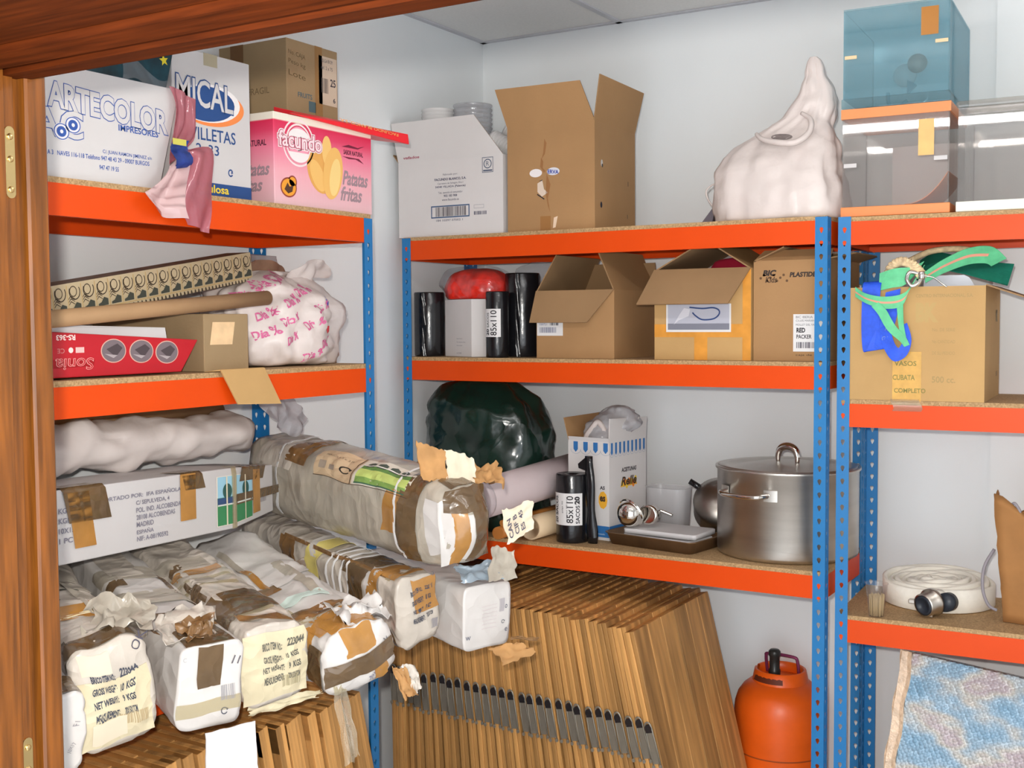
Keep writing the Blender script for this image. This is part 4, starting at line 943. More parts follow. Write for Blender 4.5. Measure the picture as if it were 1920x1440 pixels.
MB().lathe([(.024, -.018), (.032, -.02), (.032, .02), (.024, .018)], M_CHROME, 24, (.052, .035, -.006), 'y').build('collar', t)
MB().tube([(.03, .03, .018), (.075, .06, .006), (.115, .075, -.01)], .005, M_CHROME, 10, 6).build('handle', t)
t = thing('plastic_tub', 'milky clear plastic tub standing behind the steel ladle', 'tub', (-1.585, 3.664, ZB), math.radians(-4))
M_TUB = clear('milky_plastic', (.92, .92, .93), .1, .2, .60, (.66, .65, .66), .05, 20)
mb = MB(); mb.loft([rr(.135, .085, .03, 0), rr(.150, .100, .035, .16)], M_TUB, True, False); mb.loft([rr(.150, .100, .035, .16), rr(.157, .107, .037, .163)], M_TUB, False, False); mb.build('tub_body', t)
t = thing('saucepan', 'grey lidded saucepan tilted on its side, black handle towards the olive carton', 'saucepan', (-1.402, 3.688, ZB + .116), 0)
t.scale = (.9, .9, .9)
M_PAN = mat('dull_steel', A(128, 122, 116), .35, 1, var=.15, scale=8)
o = MB().lathe([(.002, .055), (.03, .054), (.075, .040), (.105, .012), (.108, .0), (.105, -.004), (.100, -.07), (.09, -.085), (.002, -.086)], M_PAN, 40).build('pan_body', t); o.rotation_euler = (math.radians(50), 0, math.radians(28))
MB().tube([(-.075, .0, .045), (-.125, -.01, .075)], .0115, M_BLACKP, 12).build('handle', t)
t = thing('cooking_pot', 'big round aluminium cooking pot with lid behind the blue posts', 'pot', (-1.135, 3.558, ZB), math.radians(-18))
r0 = .218
MB().lathe([(.001, 0), (r0 - .012, 0), (r0 - .003, .004), (r0, .014), (r0, .262), (r0 + .006, .268), (r0 + .006, .275), (r0 - .002, .276), (r0 - .004, .27), (r0 - .004, .268)], M_ALU, 72).build('pot_body', t)
ld = MB().lathe([(r0 - .005, .268), (r0 - .005, .277), (r0 - .03, .276), (r0 - .05, .270), (.10, .282), (.001, .286)], M_ALU, 72).build('lid', t)
MB().tube([(-.036, 0, .285), (-.036, 0, .305), (-.026, 0, .326), (0, 0, .334), (.026, 0, .326), (.036, 0, .305), (.036, 0, .285)], lambda q: .0065 + .006*math.sin(PI*q), M_CHROME, 14, 5).build('lid_handle', ld)
h = MB(); h.tube([(-.080, -r0 + .010, .205), (-.074, -r0 - .022, .205), (-.05, -r0 - .036, .203), (0, -r0 - .042, .203), (.05, -r0 - .036, .203), (.074, -r0 - .022, .205), (.080, -r0 + .010, .205)], .0075, M_CHROME, 12, 5); h.build('handle', t)
for sx in (-1, 1):
    pl = MB().grid(lambda u, v: ((r0 + .002)*math.sin(sx*(.30 + .19*u)), -(r0 + .002)*math.cos(sx*(.30 + .19*u)), .188 + .034*v), 5, 2, M_ALU, .0025); pl.build('handle_plate', t)

# ------------------------------------------------------------------ right-hand shelves
def RL(x, y, z): c, s_ = math.cos(RA), math.sin(RA); return V((-.9247 + c*x - s_*y, 3.35 + s_*x + c*y, z))
ZR1, ZR2, ZR3 = 2.0006, 1.4770, .8470
def ballot(name, label, loc, rz, w_, d_, h_, pane, rim, top_rim, tint_lid=None):
    t = thing(name, label, 'box', loc, rz); th = .004
    base = MB().box((-.004, -.004, 0), (w_ + .004, d_ + .004, .028), rim); base.build('base', t, bevel=.002)
    for lo, hi, nm in (((0, 0, .0285), (w_, th, h_), 'front_pane'), ((0, d_ - th, .0285), (w_, d_, h_), 'back_pane'), ((0, th, .0285), (th, d_ - th, h_), 'side_pane'), ((w_ - th, th, .0285), (w_, d_ - th, h_), 'side_pane')):
        MB().box(lo, hi, pane).build(nm, t)
    lid = MB()
    if top_rim: lid.box((-.004, -.004, h_ + .0005), (w_ + .004, d_ + .004, h_ + .028), top_rim)
    else: lid.box((0, 0, h_ + .0005), (w_, d_, h_ + .005), pane)
    lid.build('lid', t)
    return t
M_OB = mat('peach_orange_plastic', (.80, .27, .085), .4, var=.03)
M_PO = clear('clear_acrylic', (.93, .92, .91), .5, .03, .05, (.85, .83, .82))
M_PB = clear('blue_acrylic', (.76, .89, .93), .5, .03, .15, (.34, .60, .68))
M_SMOKE = clear('clear_lid_acrylic', (.90, .88, .85), .6, .04, .10, (.8, .75, .7))
LO = RL(.005, .025, ZR1)
t = ballot('ballot_box', 'clear ballot box with orange base and lid, under the blue box', LO, RA, .290, .33, .278, M_PO, M_OB, M_OB)
for x0, z0 in ((.004, .140), (.250, .146)): MB().box((x0, -.003, z0), (x0 + .036, -.0004, z0 + .012), M_WCARD).build('latch', t, bevel=.001)
TP2 = mat('brown_packing_tape', A(160, 105, 55), .3, var=.1, scale=20); TP3 = mat('tan_packing_tape', A(186, 145, 85), .3, var=.1, scale=20)
p = Pr(face_front()); p.rect(.208, .162, .250, .262, TP3, 0, 3); p.done('tape_patch', t); p = Pr(face_front()); p.ell(.110, .2925, .020, .007, (186, 140, 75), 0); p.done('gum_mark', t)
p = Pr(plane((0, .325, 0), (1, 0, 0), (0, 0, 1))); p.rect(.150, .120, .192, .200, TP2, 0); p.done('tape_patch', t)
pp = MB().grid(lambda u, v: (.085 + .19*u, .30 - .02*math.sin(3*u), .030 + .20*v), 4, 2, M_WCARD, .0006); pp.build('ballot_paper', t)
MB().grid(lambda u, v: (.17 + .115*u, .02 + .27*v, .032 + .085*u**2.2), 8, 2, M_OB, .002).build('orange_flap', t)
MB().lathe([(.006, 0), (.025, .004), (.006, .008)], M_DARK, 20, (.110, .31, .100), 'y').build('lock_disc', t)
LB = LO + V((0, 0, .3075))
t = ballot('ballot_box', 'see-through blue ballot box on top of the orange-lidded one', LB, RA, .288, .42, .276, M_PB, M_PB, None)
for x0, z0 in ((.004, .140), (.250, .160)): MB().box((x0, -.003, z0), (x0 + .034, -.0004, z0 + .010), mat('tan_latch', A(190, 165, 130), .3)).build('latch', t, bevel=.001)
p = Pr(face_front()); p.rect(.212, .185, .258, .262, mat('amber_packing_tape', A(150, 100, 45), .3, var=.1), 0, 3); p.done('tape_patch', t)
MB().lathe([(.004, 0), (.035, .004), (.035, .012), (.004, .018)], M_TUB, 24, (.10, .40, .16), 'y').build('lock_disc', t)
MB().lathe([(.004, 0), (.030, .004), (.004, .008)], mat('brown_seal', A(120, 85, 65), .4), 20, (.14, .385, .19), 'y').build('seal', t)
MB().poly if False else None
q_ = MB(); q_.hexa([V((.125, .30, .08)), V((.152, .30, .105)), V((.152, .31, .105)), V((.125, .31, .08)), V((.125, .30, .125)), V((.150, .30, .112)), V((.150, .31, .112)), V((.125, .31, .125))], mat('dark_teal_clip', A(40, 80, 95), .3)); q_.build('clip', t)
MB().tube([(.06, .35, .10), (.065, .345, .065), (.09, .34, .055), (.12, .34, .07)], .006, mat('teal_cord', A(70, 125, 140), .4), 8, 5).build('cord', t)
t = ballot('clear_box', 'clear plastic box on a cream base, right of the stacked ballot boxes', RL(.318, .025, ZR1), RA, .34, .34, .278, M_PO, mat('cream_plastic', A(215, 205, 188), .4), None)
MB().box((-.006, -.006, .2835), (.346, .346, .302), M_SMOKE).build('lid_rim', t, bevel=.006)
MB().box((.02, -.0062, .262), (.32, -.0006, .2825), M_SMOKE).build('lid_lip', t, bevel=.004)

t = thing('cardboard_box', 'light brown carton draped with blue and green lanyard straps, on right shelf', 'box', RL(.025, .004, ZR2), RA)
o, fl = carton(t, .372, .375, .320, M_CARDL, M_CARDIN, True, flaps=[('right', .10, 200, 0, 0)])
p = Pr(face_front()); GR = (158, 132, 84)
p.t('CENTRO INTERNACIONAL, S.A.', .190, .288, .011, GR, .150, bold=.02); p.t('BK', .190, .220, .055, (176, 146, 92), .060, bold=.06)
for s, yy in (('No. DE SERIE', .195), ('No CANTIDAD', .162), ('DE SU PEDIDO', .130)): p.t(s, .235, yy, .009, GR, .06)
p.t('500 cc.', .235, .052, .018, GR, .062, bold=.02)
p.rect(.129, -.001, .207, .138, mat('yellow_tape', A(172, 132, 62), .25, var=.12, scale=25), 1); p.t('VASOS', .134, .098, .014, (130, 120, 60), .06, bold=.02, l=2); p.t('CUBATA', .130, .058, .015, (130, 120, 60), .06, bold=.02, l=2); p.t('COMPLETO', .134, .022, .013, (130, 120, 60), .085, bold=.02, l=2)
p.done('printing', t)
p = Pr(face_right(.372)); p.t('BK', .26, .22, .035, (115, 95, 50), .05, bold=.05); p.t('500', .28, .06, .014, (115, 95, 50), .04); p.done('side_printing', t)
MB().grid(lambda u, v: (.130 + .078*u + .006*math.sin(5*v), -.004 - .010*math.sin(PI*v), -.03 + .034*v), 4, 4, M_CTAPE, .0006).build('loose_tape', t)
M_BSTR = mat('blue_webbing', A(26, 68, 178), .55, var=.15, scale=40, bump=.1, bscale=200); M_GSTR = mat('green_webbing', A(80, 160, 115), .6, var=.12, scale=40, bump=.1, bscale=200)
M_PSTR = mat('pink_stripe', A(185, 125, 105), .6); M_DGR = mat('dark_green_cloth', A(10, 92, 75), .75, var=.2, scale=15, bump=.1, bscale=90)
L_ = RL(.025, .004, ZR2)
def rthing(name, label, cat): return thing(name, label, cat, L_, RA)
t = rthing('lanyard', 'wide blue webbing strap looping down the front of the light brown carton', 'strap')
MB_ = MB(); ribbon(MB_, [(.075, .06, .335), (.072, -.004, .332), (.070, -.012, .27), (.072, -.018, .19), (.082, -.020, .142), (.098, -.014, .17), (.120, -.010, .24), (.130, -.006, .31)], [(.05, .0, .01), (.05, 0, .0), (.050, 0, 0), (.052, .0, .0), (.058, 0, .01), (.050, .012, .0), (.045, .0, .01), (.04, 0, .01)], M_BSTR, .002, 7); MB_.build('strap', t)
mb = MB(); ribbon(mb, [(.108, -.020, .210), (.122, -.026, .160), (.142, -.028, .131), (.163, -.026, .142), (.172, -.022, .175), (.160, -.018, .215)], [(.026, .0, .018), (.026, 0, .022), (.010, 0, .038), (-.016, .0, .028), (-.022, 0, .006), (-.02, .0, -.008)], M_BSTR, .002, 8); mb.build('strap_end', t)
p = Pr(plane((.075, -.0235, .16), (1, 0, 0), (0, 0, 1))); p.t('MUTUA', .036, .038, .012, (90, 115, 190), .04, bold=.03, rot=-.25); p.t('GA', .028, .008, .014, (90, 115, 190), .022, bold=.03); p.done('strap_print', t)
t = rthing('lanyard', 'green webbing strap with pink centre stripe across the light brown carton', 'strap')
pts = [(.026, -.010, .308), (.060, -.024, .288), (.110, -.028, .276), (.160, -.024, .285), (.185, -.010, .330), (.20, .02, .365)]
wv = [(.0, 0, .028), (-.006, 0, .030), (0, 0, .034), (.006, 0, .036), (.02, 0, .03), (.02, .0, .03)]
mb = MB(); ribbon(mb, pts, wv, M_GSTR, .002, 7); mb.build('strap', t)
mb = MB(); ribbon(mb, [V(q) + V((0, -.0012, 0)) for q in pts], [V(q)*.16 for q in wv], M_PSTR, .0006, 7); mb.build('pink_stripe', t)
mb = MB(); ribbon(mb, [(.085, -.030, .272), (.105, -.034, .250), (.120, -.032, .222), (.135, -.032, .20), (.160, -.030, .175), (.172, -.026, .155)], [(.020, 0, .012), (.022, 0, .012), (.020, 0, .016), (.018, 0, .016), (.016, 0, .012), (.014, 0, .006)], M_GSTR, .002, 7); mb.build('strap_tail', t)
mb = MB(); ribbon(mb, [(.150, -.02, .29), (.153, -.028, .25), (.157, -.03, .21), (.165, -.028, .17)], [(.018, 0, .0), (.016, 0, .004), (.014, 0, .004), (.012, 0, .004)], M_GSTR, .002, 7); mb.build('strap_tail', t)
mb = MB(); ribbon(mb, [(.09, .0, .335), (.13, -.008, .345), (.17, -.004, .35), (.20, .01, .375)], [(.0, .01, .05), (.01, .01, .055), (.02, 0, .05), (.02, 0, .03)], M_GSTR, .002, 7); mb.build('strap_fold', t)
t = rthing('lanyard', 'green strap with pink stripe arching over the right of the light brown carton', 'strap')
pts = [(.215, -.004, .345), (.26, .02, .375), (.32, .05, .402), (.37, .07, .405), (.395, .09, .385)]; wv = [(.0, -.01, .03), (0, -.02, .036), (.004, -.025, .044), (.02, -.02, .044), (.04, -.01, .02)]
mb = MB(); ribbon(mb, pts, wv, M_GSTR, .002, 7); mb.build('strap', t); mb = MB(); ribbon(mb, [V(q) + V((0, -.0014, .0004)) for q in pts[:-1]], [V(q)*.16 for q in wv[:-1]], M_PSTR, .0006, 7); mb.build('pink_stripe', t)
t = rthing('green_cloth', 'dark green folded cloth lying across the open light brown carton', 'cloth')
mb = MB(); ribbon(mb, [(.17, .16, .372), (.22, .13, .397), (.29, .11, .384), (.36, .10, .366), (.425, .11, .352)], [(.0, .06, .06), (0, .07, .05), (.0, .07, .045), (.0, .07, .05), (.01, .06, .06)], M_DGR, .004, 8); mb.build('cloth', t)
t = rthing('rope', 'twisted tan rope with silver snap hook on the light brown carton', 'rope')
M_ROPE = mat('tan_rope', A(190, 165, 130), .8, var=.3, scale=60); cr_ = spline([V(q) for q in ((.105, .05, .350), (.118, .03, .378), (.145, .02, .392), (.172, .01, .385), (.192, .0, .368), (.205, -.002, .352))], 14)
for k in range(3):
    P_ = []
    for i, c in enumerate(cr_): a = i*.42 + 2*PI*k/3; P_.append(c + V((math.cos(a)*.0075, math.sin(a)*.005, math.sin(a)*.0075)))
    MB().tube(P_, .0075, M_ROPE, 8).build('strand', t)
P_ = spline([V(q) for q in ((.15, .14, .400), (.21, .13, .424), (.28, .12, .428), (.33, .12, .420))], 12)
MB().tube(P_, .009, M_ROPE, 8).build('rope_tail', t)
MB().tube([(.200, -.006, .355), (.176, -.014, .360), (.168, -.018, .340), (.180, -.020, .322), (.198, -.016, .328), (.206, -.010, .345)], .0058, M_CHROME, 10, 6).build('snap_hook', t)
MB().lathe([(.008, 0), (.010, .003), (.010, .018), (.008, .022)], M_CHROME, 14, (.206, -.010, .340)).build('swivel', t)
MB().tube([(.20, -.008, .35), (.235, -.008, .345), (.262, -.006, .325), (.272, -.004, .318)], .0022, M_CHROME, 8, 6).build('wire', t)
t = rthing('plastic_tray', 'pale grey plastic tray edge rising from the light brown carton', 'tray')
MB().grid(lambda u, v: (.20 + .135*u, .07, .20 + .152*v - .03*max(0, (u - .8)/.2)**2*v), 10, 3, mat('pale_grey_plastic', A(165, 168, 175), .4), .003).build('tray', t)

# right shelves, lowest board
hc = V((-.70, 3.655, ZR3)); t = thing('fire_hose', 'flat white fire hose wound in a coil on the lower right shelf', 'hose', hc)
M_HOSE = mat('white_canvas_hose', A(205, 195, 185), .75, var=.06, scale=20, bump=.12, bscale=120)
mb = MB(); N_ = 8; per = 44; rs = []
for i in range(N_*per + 1):
    a = 2*PI*i/per + 2.6; r_ = .022 + (.166 - .022)*i/(N_*per); d_ = .0072; hz = .074 + .006*math.sin(i*.13) + .004*math.sin(i*.37)
    c_, s_ = math.cos(a), math.sin(a)
    rs.append([V((c_*(r_ - d_), s_*(r_ - d_), .004)), V((c_*(r_), s_*(r_), .0)), V((c_*(r_ + d_), s_*(r_ + d_), .004)), V((c_*(r_ + d_), s_*(r_ + d_), hz - .005)), V((c_*r_, s_*r_, hz)), V((c_*(r_ - d_), s_*(r_ - d_), hz - .005))])
mb.loft(rs, M_HOSE).build('hose_coil', t)
M_CPL = mat('alloy_coupling', (.55, .50, .44), .3, 1, var=.1); M_RUB = mat('black_rubber', (.02, .025, .035), .4)
ca = V((.022, -.212, .042))
o = MB().lathe([(.030, -.028), (.034, -.026), (.034, .002), (.040, .004), (.040, .016), (.024, .020), (.020, -.020), (.024, -.028)], M_CPL, 32, cap0=False, cap1=False).build('coupling', t); o.location = ca; o.rotation_euler = (math.radians(-82), 0, math.radians(-28))
MB().lathe([(.001, -.018), (.026, -.018), (.029, -.029), (.020, -.031), (.018, -.022), (.001, -.021)], M_RUB, 28).build('rubber_seal', o)
MB().lathe([(.001, .016), (.026, .017), (.028, .05), (.024, .052)], M_HOSE, 28).build('hose_end', o)
o2 = MB().lathe([(.022, -.012), (.027, -.012), (.027, .02), (.001, .02)], M_RUB, 28).build('rubber_cap', t); o2.location = ca + V((.045, .022, .004)); o2.rotation_euler = (math.radians(85), 0, math.radians(-12))
for dx, dz in ((-.048, .0), (.0, -.034)): MB().box((-.010, -.008, -.006), (.010, .012, .006), M_CPL).build('lug', t, loc=ca + V((dx, 0, dz)), bevel=.002)
t = thing('plastic_cup', 'small clear cup filled with toothpicks at front left corner of the lower right shelf', 'cup', (-.815, 3.388, ZR3))
mb = MB(); mb.lathe([(.021, 0), (.031, .094)], M_PO, 28, cap0=True, cap1=False); mb.lathe([(.031, .094), (.033, .095), (.033, .097), (.031, .097)], M_PO, 28, cap0=False, cap1=False); mb.build('cup_body', t)
tp = MB(); rng = random.Random(3)
for i in range(85):
    a, k = rng.random()*6.28, math.sqrt(rng.random()); x0, y0 = .0185*k*math.cos(a), .0185*k*math.sin(a); s_ = 1.18 + rng.uniform(-.04, .06)
    tp.tube([(x0, y0, .002), (x0*s_, y0*s_, .062 + rng.uniform(-.004, .003))], .0014, mat('toothpick_wood', (.60, .44, .23), .6), 5)
o = tp.build('toothpicks', t); o['kind'] = 'stuff'
t = thing('paper_bag', 'tall brown paper bag with string handle at the right edge', 'bag', RL(.52, .17, ZR3))
M_PBAG = mat('brown_paper', A(132, 92, 52), .8, var=.12, scale=12, bump=.3, bscale=14)
rs = []
for i in range(15):
    q = i/14; z = .34*q; wx = .075 + .030*q; wy = .06 + .02*q; ring = []
    for j in range(40):
        th = 2*PI*j/40; k = 1/max(abs(math.cos(th)), abs(math.sin(th)))**.8; pnt = V((wx*k*math.cos(th), wy*k*math.sin(th), z + (.03*math.sin(th*2 + 1) + .015*math.sin(th*5))*max(0, q - .7)/.3))
        pnt += N3(pnt, 18, 3)*.005 + V((crum(pnt, 16, 2)*.006, crum(pnt, 13, 5)*.006, 0)); ring.append(pnt)
    rs.append(ring)
rs = clampz(rs, .0); rs2 = [[q*.97 + V((0, 0, .002)) for q in r] for r in rs[::-1]]
MB().loft(rs + rs2, M_PBAG, True, True).build('bag_body', t)
MB().tube([(-.105, -.02, .20), (-.128, -.04, .15), (-.130, -.05, .09), (-.115, -.05, .045), (-.092, -.045, .03)], .0045, mat('grey_cord', A(120, 115, 120), .7), 8, 6).build('string_handle', t)
MB().tube([(-.06, -.06, .33), (-.045, -.08, .345), (-.03, -.075, .32)], .004, mat('grey_cord', A(120, 115, 120), .7), 8, 6).build('string_handle', t)

# bubble-wrapped picture leaning under the right shelves
def bubble():
    mt, nt, b = nodes_of('bubble_wrap'); N = nt.nodes; L = nt.links
    tc = N.new('ShaderNodeTexCoord'); mp = N.new('ShaderNodeMapping'); L.new(tc.outputs['Object'], mp.inputs[0]); mp.inputs['Rotation'].default_value = (0, .5, 0)
    vo = N.new('ShaderNodeTexVoronoi'); vo.inputs['Scale'].default_value = 85; vo.inputs['Randomness'].default_value = .35; L.new(mp.outputs[0], vo.inputs['Vector'])
    m2 = N.new('ShaderNodeMapping'); m2.inputs['Scale'].default_value = (1.0, 1, 1.9); m2.inputs['Rotation'].default_value = (0, -.75, 0); L.new(tc.outputs['Object'], m2.inputs[0])
    no = N.new('ShaderNodeTexNoise'); no.inputs['Scale'].default_value = 4.5; no.inputs['Detail'].default_value = 2; L.new(m2.outputs[0], no.inputs['Vector'])
    cr = N.new('ShaderNodeValToRGB'); e = cr.color_ramp.elements; L.new(no.outputs[0], cr.inputs[0])
    e[0].position = .36; e[0].color = A(112, 146, 170) + (1,); e[1].position = .66; e[1].color = A(185, 180, 168) + (1,)
    k = e.new(.46); k.color = A(135, 160, 178) + (1,); k = e.new(.52); k.color = A(175, 172, 165) + (1,); k = e.new(.58); k.color = A(164, 152, 158) + (1,)
    r2 = N.new('ShaderNodeValToRGB'); L.new(vo.outputs['Distance'], r2.inputs[0]); r2.color_ramp.elements[0].position = .1; r2.color_ramp.elements[0].color = (1, 1, 1, 1); r2.color_ramp.elements[1].position = .6; r2.color_ramp.elements[1].color = (0, 0, 0, 1)
    bp = N.new('ShaderNodeBump'); bp.inputs['Strength'].default_value = .9; bp.inputs['Distance'].default_value = .006; L.new(r2.outputs[0], bp.inputs['Height']); L.new(bp.outputs[0], b.inputs['Normal'])
    L.new(cr.outputs[0], b.inputs['Base Color']); b.inputs['Roughness'].default_value = .22; b.inputs['Coat Weight'].default_value = .6; b.inputs['Coat Roughness'].default_value = .1
    L.new(bp.outputs[0], b.inputs['Coat Normal'])
    return mt
M_BUB = bubble(); M_BUBE = mat('bubble_wrap_edge', A(190, 165, 140), .25, var=.2, scale=40, bump=.6, bscale=90, coat=.5)
t = thing('wrapped_picture', 'large flat picture in bubble wrap leaning under the right shelves', 'picture', RL(.085, .035, .003), RA)
t.rotation_euler = (math.radians(-8), math.radians(6.5), RA)
mb = MB(); mb.box((.028, .0, 0), (.9, .035, .735), M_BUB); mb.build('wrapped_face', t, bevel=.006)
mb = MB(); mb.grid(lambda u, v: (-.004 + .034*u + .004*math.sin(v*30), -.002 + .038*(1 - u)*.5, .735*v), 3, 30, M_BUBE, .004); mb.box((.0, .004, 0), (.027, .034, .733), M_BUBE); mb.build('wrapped_edge', t)

# gas bottle
t = thing('gas_bottle', 'orange butane gas bottle on the floor beside the wooden panels', 'gas bottle', (-1.232, 3.797, 0))
t.scale = (1, 1, .955)
M_GAS = mat('orange_bottle_paint', (.82, .115, .006), .38, var=.10, scale=9, spec=.45)
r_ = .154
MB().lathe([(.10, 0), (r_ - .02, .002), (r_ - .018, .03), (r_ - .004, .05), (r_, .075), (r_, .40), (r_ - .003, .425), (r_ - .012, .455), (r_ - .03, .482), (r_ - .055, .503), (r_ - .085, .515), (.001, .519)], M_GAS, 64).build('bottle_body', t)
gm = MB(); gr = .082
gm.loft([[V(((gr + dr)*math.cos(a), (gr + dr)*math.sin(a), z)) for a in [PI*1.05 + (PI*1.9)*j/30 for j in range(31)]] for dr, z in ((.012, .505), (.004, .545), (0, .548), (-.006, .545), (.002, .508))], M_GAS, False, False, True, False); gm.build('collar', t)
MB().grid(lambda u, v: ((gr + .0135 - .0075*v)*math.sin(-.85 + 1.25*u), -(gr + .0135 - .0075*v)*math.cos(-.85 + 1.25*u), .5135 + .019*v), 10, 2, mat('slot_shade', (.13, .022, .006), .6), .001).build('grip_slot', t)  # dark patch laid over the metal, colouring in the shade of the grip slot
MB().tube([(-.055, .03, .52), (-.057, .02, .575), (-.045, .015, .590), (.04, .01, .590), (.055, .012, .575), (.060, .015, .52)], .0055, mat('purple_brown_steel', A(110, 45, 75), .4, .4), 10, 6).build('carry_handle', t)
vm = MB(); vm.lathe([(.020, .515), (.020, .545), (.017, .55), (.017, .592), (.020, .596), (.020, .612), (.014, .618), (.001, .619)], mat('black_valve', (.025, .024, .022), .35), 24, (-.014, -.02, 0)); vm.build('valve', t)
MB().lathe([(r_ + .0008, .262), (r_ + .0014, .264), (r_ + .0008, .267)], mat('seam_grime', A(130, 55, 15), .6), 64, cap0=False, cap1=False).build('weld_seam', t)

# ------------------------------------------------------------------ long taped packages on the lowest left board
from mathutils import Euler
PG = 'taped long packages on the left shelf'
class Pkg:
    """long parcel: origin under the near end, y runs to its far end, x to the right of someone facing that end"""
    def __init__(s, label, loc, rz, tilt, roll, w, h, L, mt, n=5, bulge=.008, seed=1, amp=.008, taper=0, cr=.010, endmt=None):
        s.rot = Euler((math.radians(tilt), math.radians(roll), math.radians(rz))); s.loc = V(loc)
        s.t = thing('taped_package', label, 'package', loc, 0, PG, s.rot)
        s.M = Matrix.Translation(s.loc) @ s.rot.to_matrix().to_4x4(); s.I = s.M.inverted()
        s.w, s.h, s.L, s.n, s.bulge, s.seed, s.amp, s.taper, s.cr = w, h, L, n, bulge, seed, amp, taper, cr
        rings = []; N = 64; NS = 46
        for k in (0.02, .3, .55, .75, .9): rings.append([s.cap_polar(k, 360*j/N) for j in range(N)])
        for i in range(NS + 1): rings.append([s.S(L*(i/NS)**1.25, 360*j/N) for j in range(N)])
        b = MB(); b.loft(rings, mt, True, True); b.build('package_body', s.t)
    def disp(s, p, off):
        q = V(p); d = N3(q, 9, s.seed)*s.amp; c = crum(V((q.x*1.0, q.y*.55, q.z)), 13, s.seed)*s.cr + crum(V((q.x, q.y*.6, q.z)), 31, s.seed + 2)*s.cr*.4
        ax = V((0, 0, s.h/2)); r = V((q.x, 0, q.z)) - ax
        return q + d + (r.normalized() if r.length > 1e-4 else V((0, 0, 0)))*c
    def sect(s, deg, sc=1):
        a = math.radians(deg); c, sn = math.cos(a), math.sin(a); e = 2/s.n
        return V((s.w/2*sc*math.copysign(abs(c)**e, c), 0, s.h/2 + s.h/2*sc*math.copysign(abs(sn)**e, sn)))
    def S(s, y, deg, off=0):
        k = 1 - s.taper*max(0, 1 - y/.16)**2
        p = s.sect(deg, k); nrm = (p - V((0, 0, s.h/2))); nrm = V((nrm.x/s.w**2, 0, nrm.z/s.h**2)).normalized()
        p.y = y; return s.disp(p, 0) + nrm*off
    def cap_polar(s, k, deg, off=0):
        p = s.sect(deg, k*(1 - s.taper)); p.y = -s.bulge*(1 - k*k) - off; return s.disp(p, 0)
    def C(s, x, z, off=0):
        k = min(1, (abs(2*x/s.w)**s.n + abs(2*(z - s.h/2)/s.h)**s.n)**(1/s.n))
        return s.disp(V((x*(1 - s.taper), -s.bulge*(1 - k*k), s.h/2 + (z - s.h/2)*(1 - s.taper))), 0) + V((0, -off, 0))
    def wrap(s, y0, y1, a0, a1, mt, slant=0, off=.0022, name='tape_strip', twist=0):
        MB().grid(lambda u, v: s.S(max(.0005, y0 + (y1 - y0)*v + slant*u + twist*math.sin(5*u)), a0 + (a1 - a0)*u, off + .0012*noise.noise(V((u*7, v*5, s.seed)))), max(6, int(abs(a1 - a0)/7)), 4, mt, .0006).build(name, s.t)
    def cap(s, x0, x1, z0, z1, mt, off=.002, name='tape_strip', skew=0):
        MB().grid(lambda u, v: s.C(x0 + (x1 - x0)*u + skew*v, z0 + (z1 - z0)*v, off + .001*noise.noise(V((u*7, v*6, s.seed)))), 8, 8, mt, .0006).build(name, s.t)
    def pr_cap(s): return Pr(lambda x, y, e: s.C(x, y, e + .0012), .0005, .012)
    def pr_side(s, y_at, deg0, per):     # x to the viewer's right = towards the near end, y up the left side / over the top
        return Pr(lambda x, y, e: s.S(max(.0005, y_at - x), deg0 - y*per, e + .0012), .0005, .015)
    def sheet(s, name, quad, mt, th=.002, nu=8, nv=6, wob=.004, seed=1, jag=.55):
        """a loose torn sheet given by four corners in the room (a b c d round the sheet)"""
        a, b, c, d = [s.I @ V(q) for q in quad]
        e1, e2 = (b - a), (d - a); nn = e1.cross(e2).normalized()
        def fn(u, v):
            j = lambda x: noise.noise(V((x*6.5, seed*3.7, name.__len__())))*.16*jag + noise.noise(V((x*19, seed*1.7, 2.2)))*.07*jag
            uu = u + (j(v) if u in (0, 1) else 0); vv = v + (j(u + 5) if v in (0, 1) else 0)
            q = a.lerp(b, uu).lerp(d.lerp(c, uu), vv)
            return q + N3((u*2, v*2, 0), 1.6, seed)*wob + nn*(crum((u, v, seed), 3.1, seed)*wob*1.1 + crum((u, v, seed), 7.0, seed + 1)*wob*.4)
        MB().grid(fn, max(nu, 14), max(nv, 10), mt, th).build(name, s.t)
    def scatter(s, n, seed):
        """odd bits of tape and torn wrapper stuck along the parcel"""
        r = random.Random(seed); mats = [M_TAPE, M_TAPED, M_CTAPE, M_WRAPG, M_WRAP, M_TAPEO, M_WRAPW]
        for i in range(n):
            y = .06 + (s.L*.62 - .06)*i/n + r.uniform(0, .05); a = r.uniform(55, 150); m_ = r.choice(mats)
            if r.random() < .45: s.wrap(y, y + r.uniform(.10, .22), a, a + r.uniform(8, 18), m_, r.uniform(-.04, .04), .0018 + .0004*(i % 4), 'tape_strip')
            else: s.wrap(y, y + r.uniform(.02, .055), a - 25, a + r.uniform(25, 80), m_, r.uniform(-.06, .06), .0018 + .0004*(i % 4), 'tape_strip')
STAMP = (62, 66, 78)
def stamp(p, x, z, k, lines, col=STAMP, dz=.029, slope=.0):
    for i, (a, b) in enumerate(lines):
        p.t(a, x, z - i*dz, .019*k, col, .058*k, bold=.04, slope=slope)
        if b: p.t(b, x + .070*k, z - i*dz + slope*.07, .019*k, col, (.046 if i == 0 else .034)*k, bold=.04, slope=slope)
LINES = [('BRICO ITEM NO.:', '223044'), ('GROSS WEIGHT:', '10  KGS'), ('NET WEIGHT:', '9  KGS'), ('MEASUREMENT:', '70X15X17CM')]
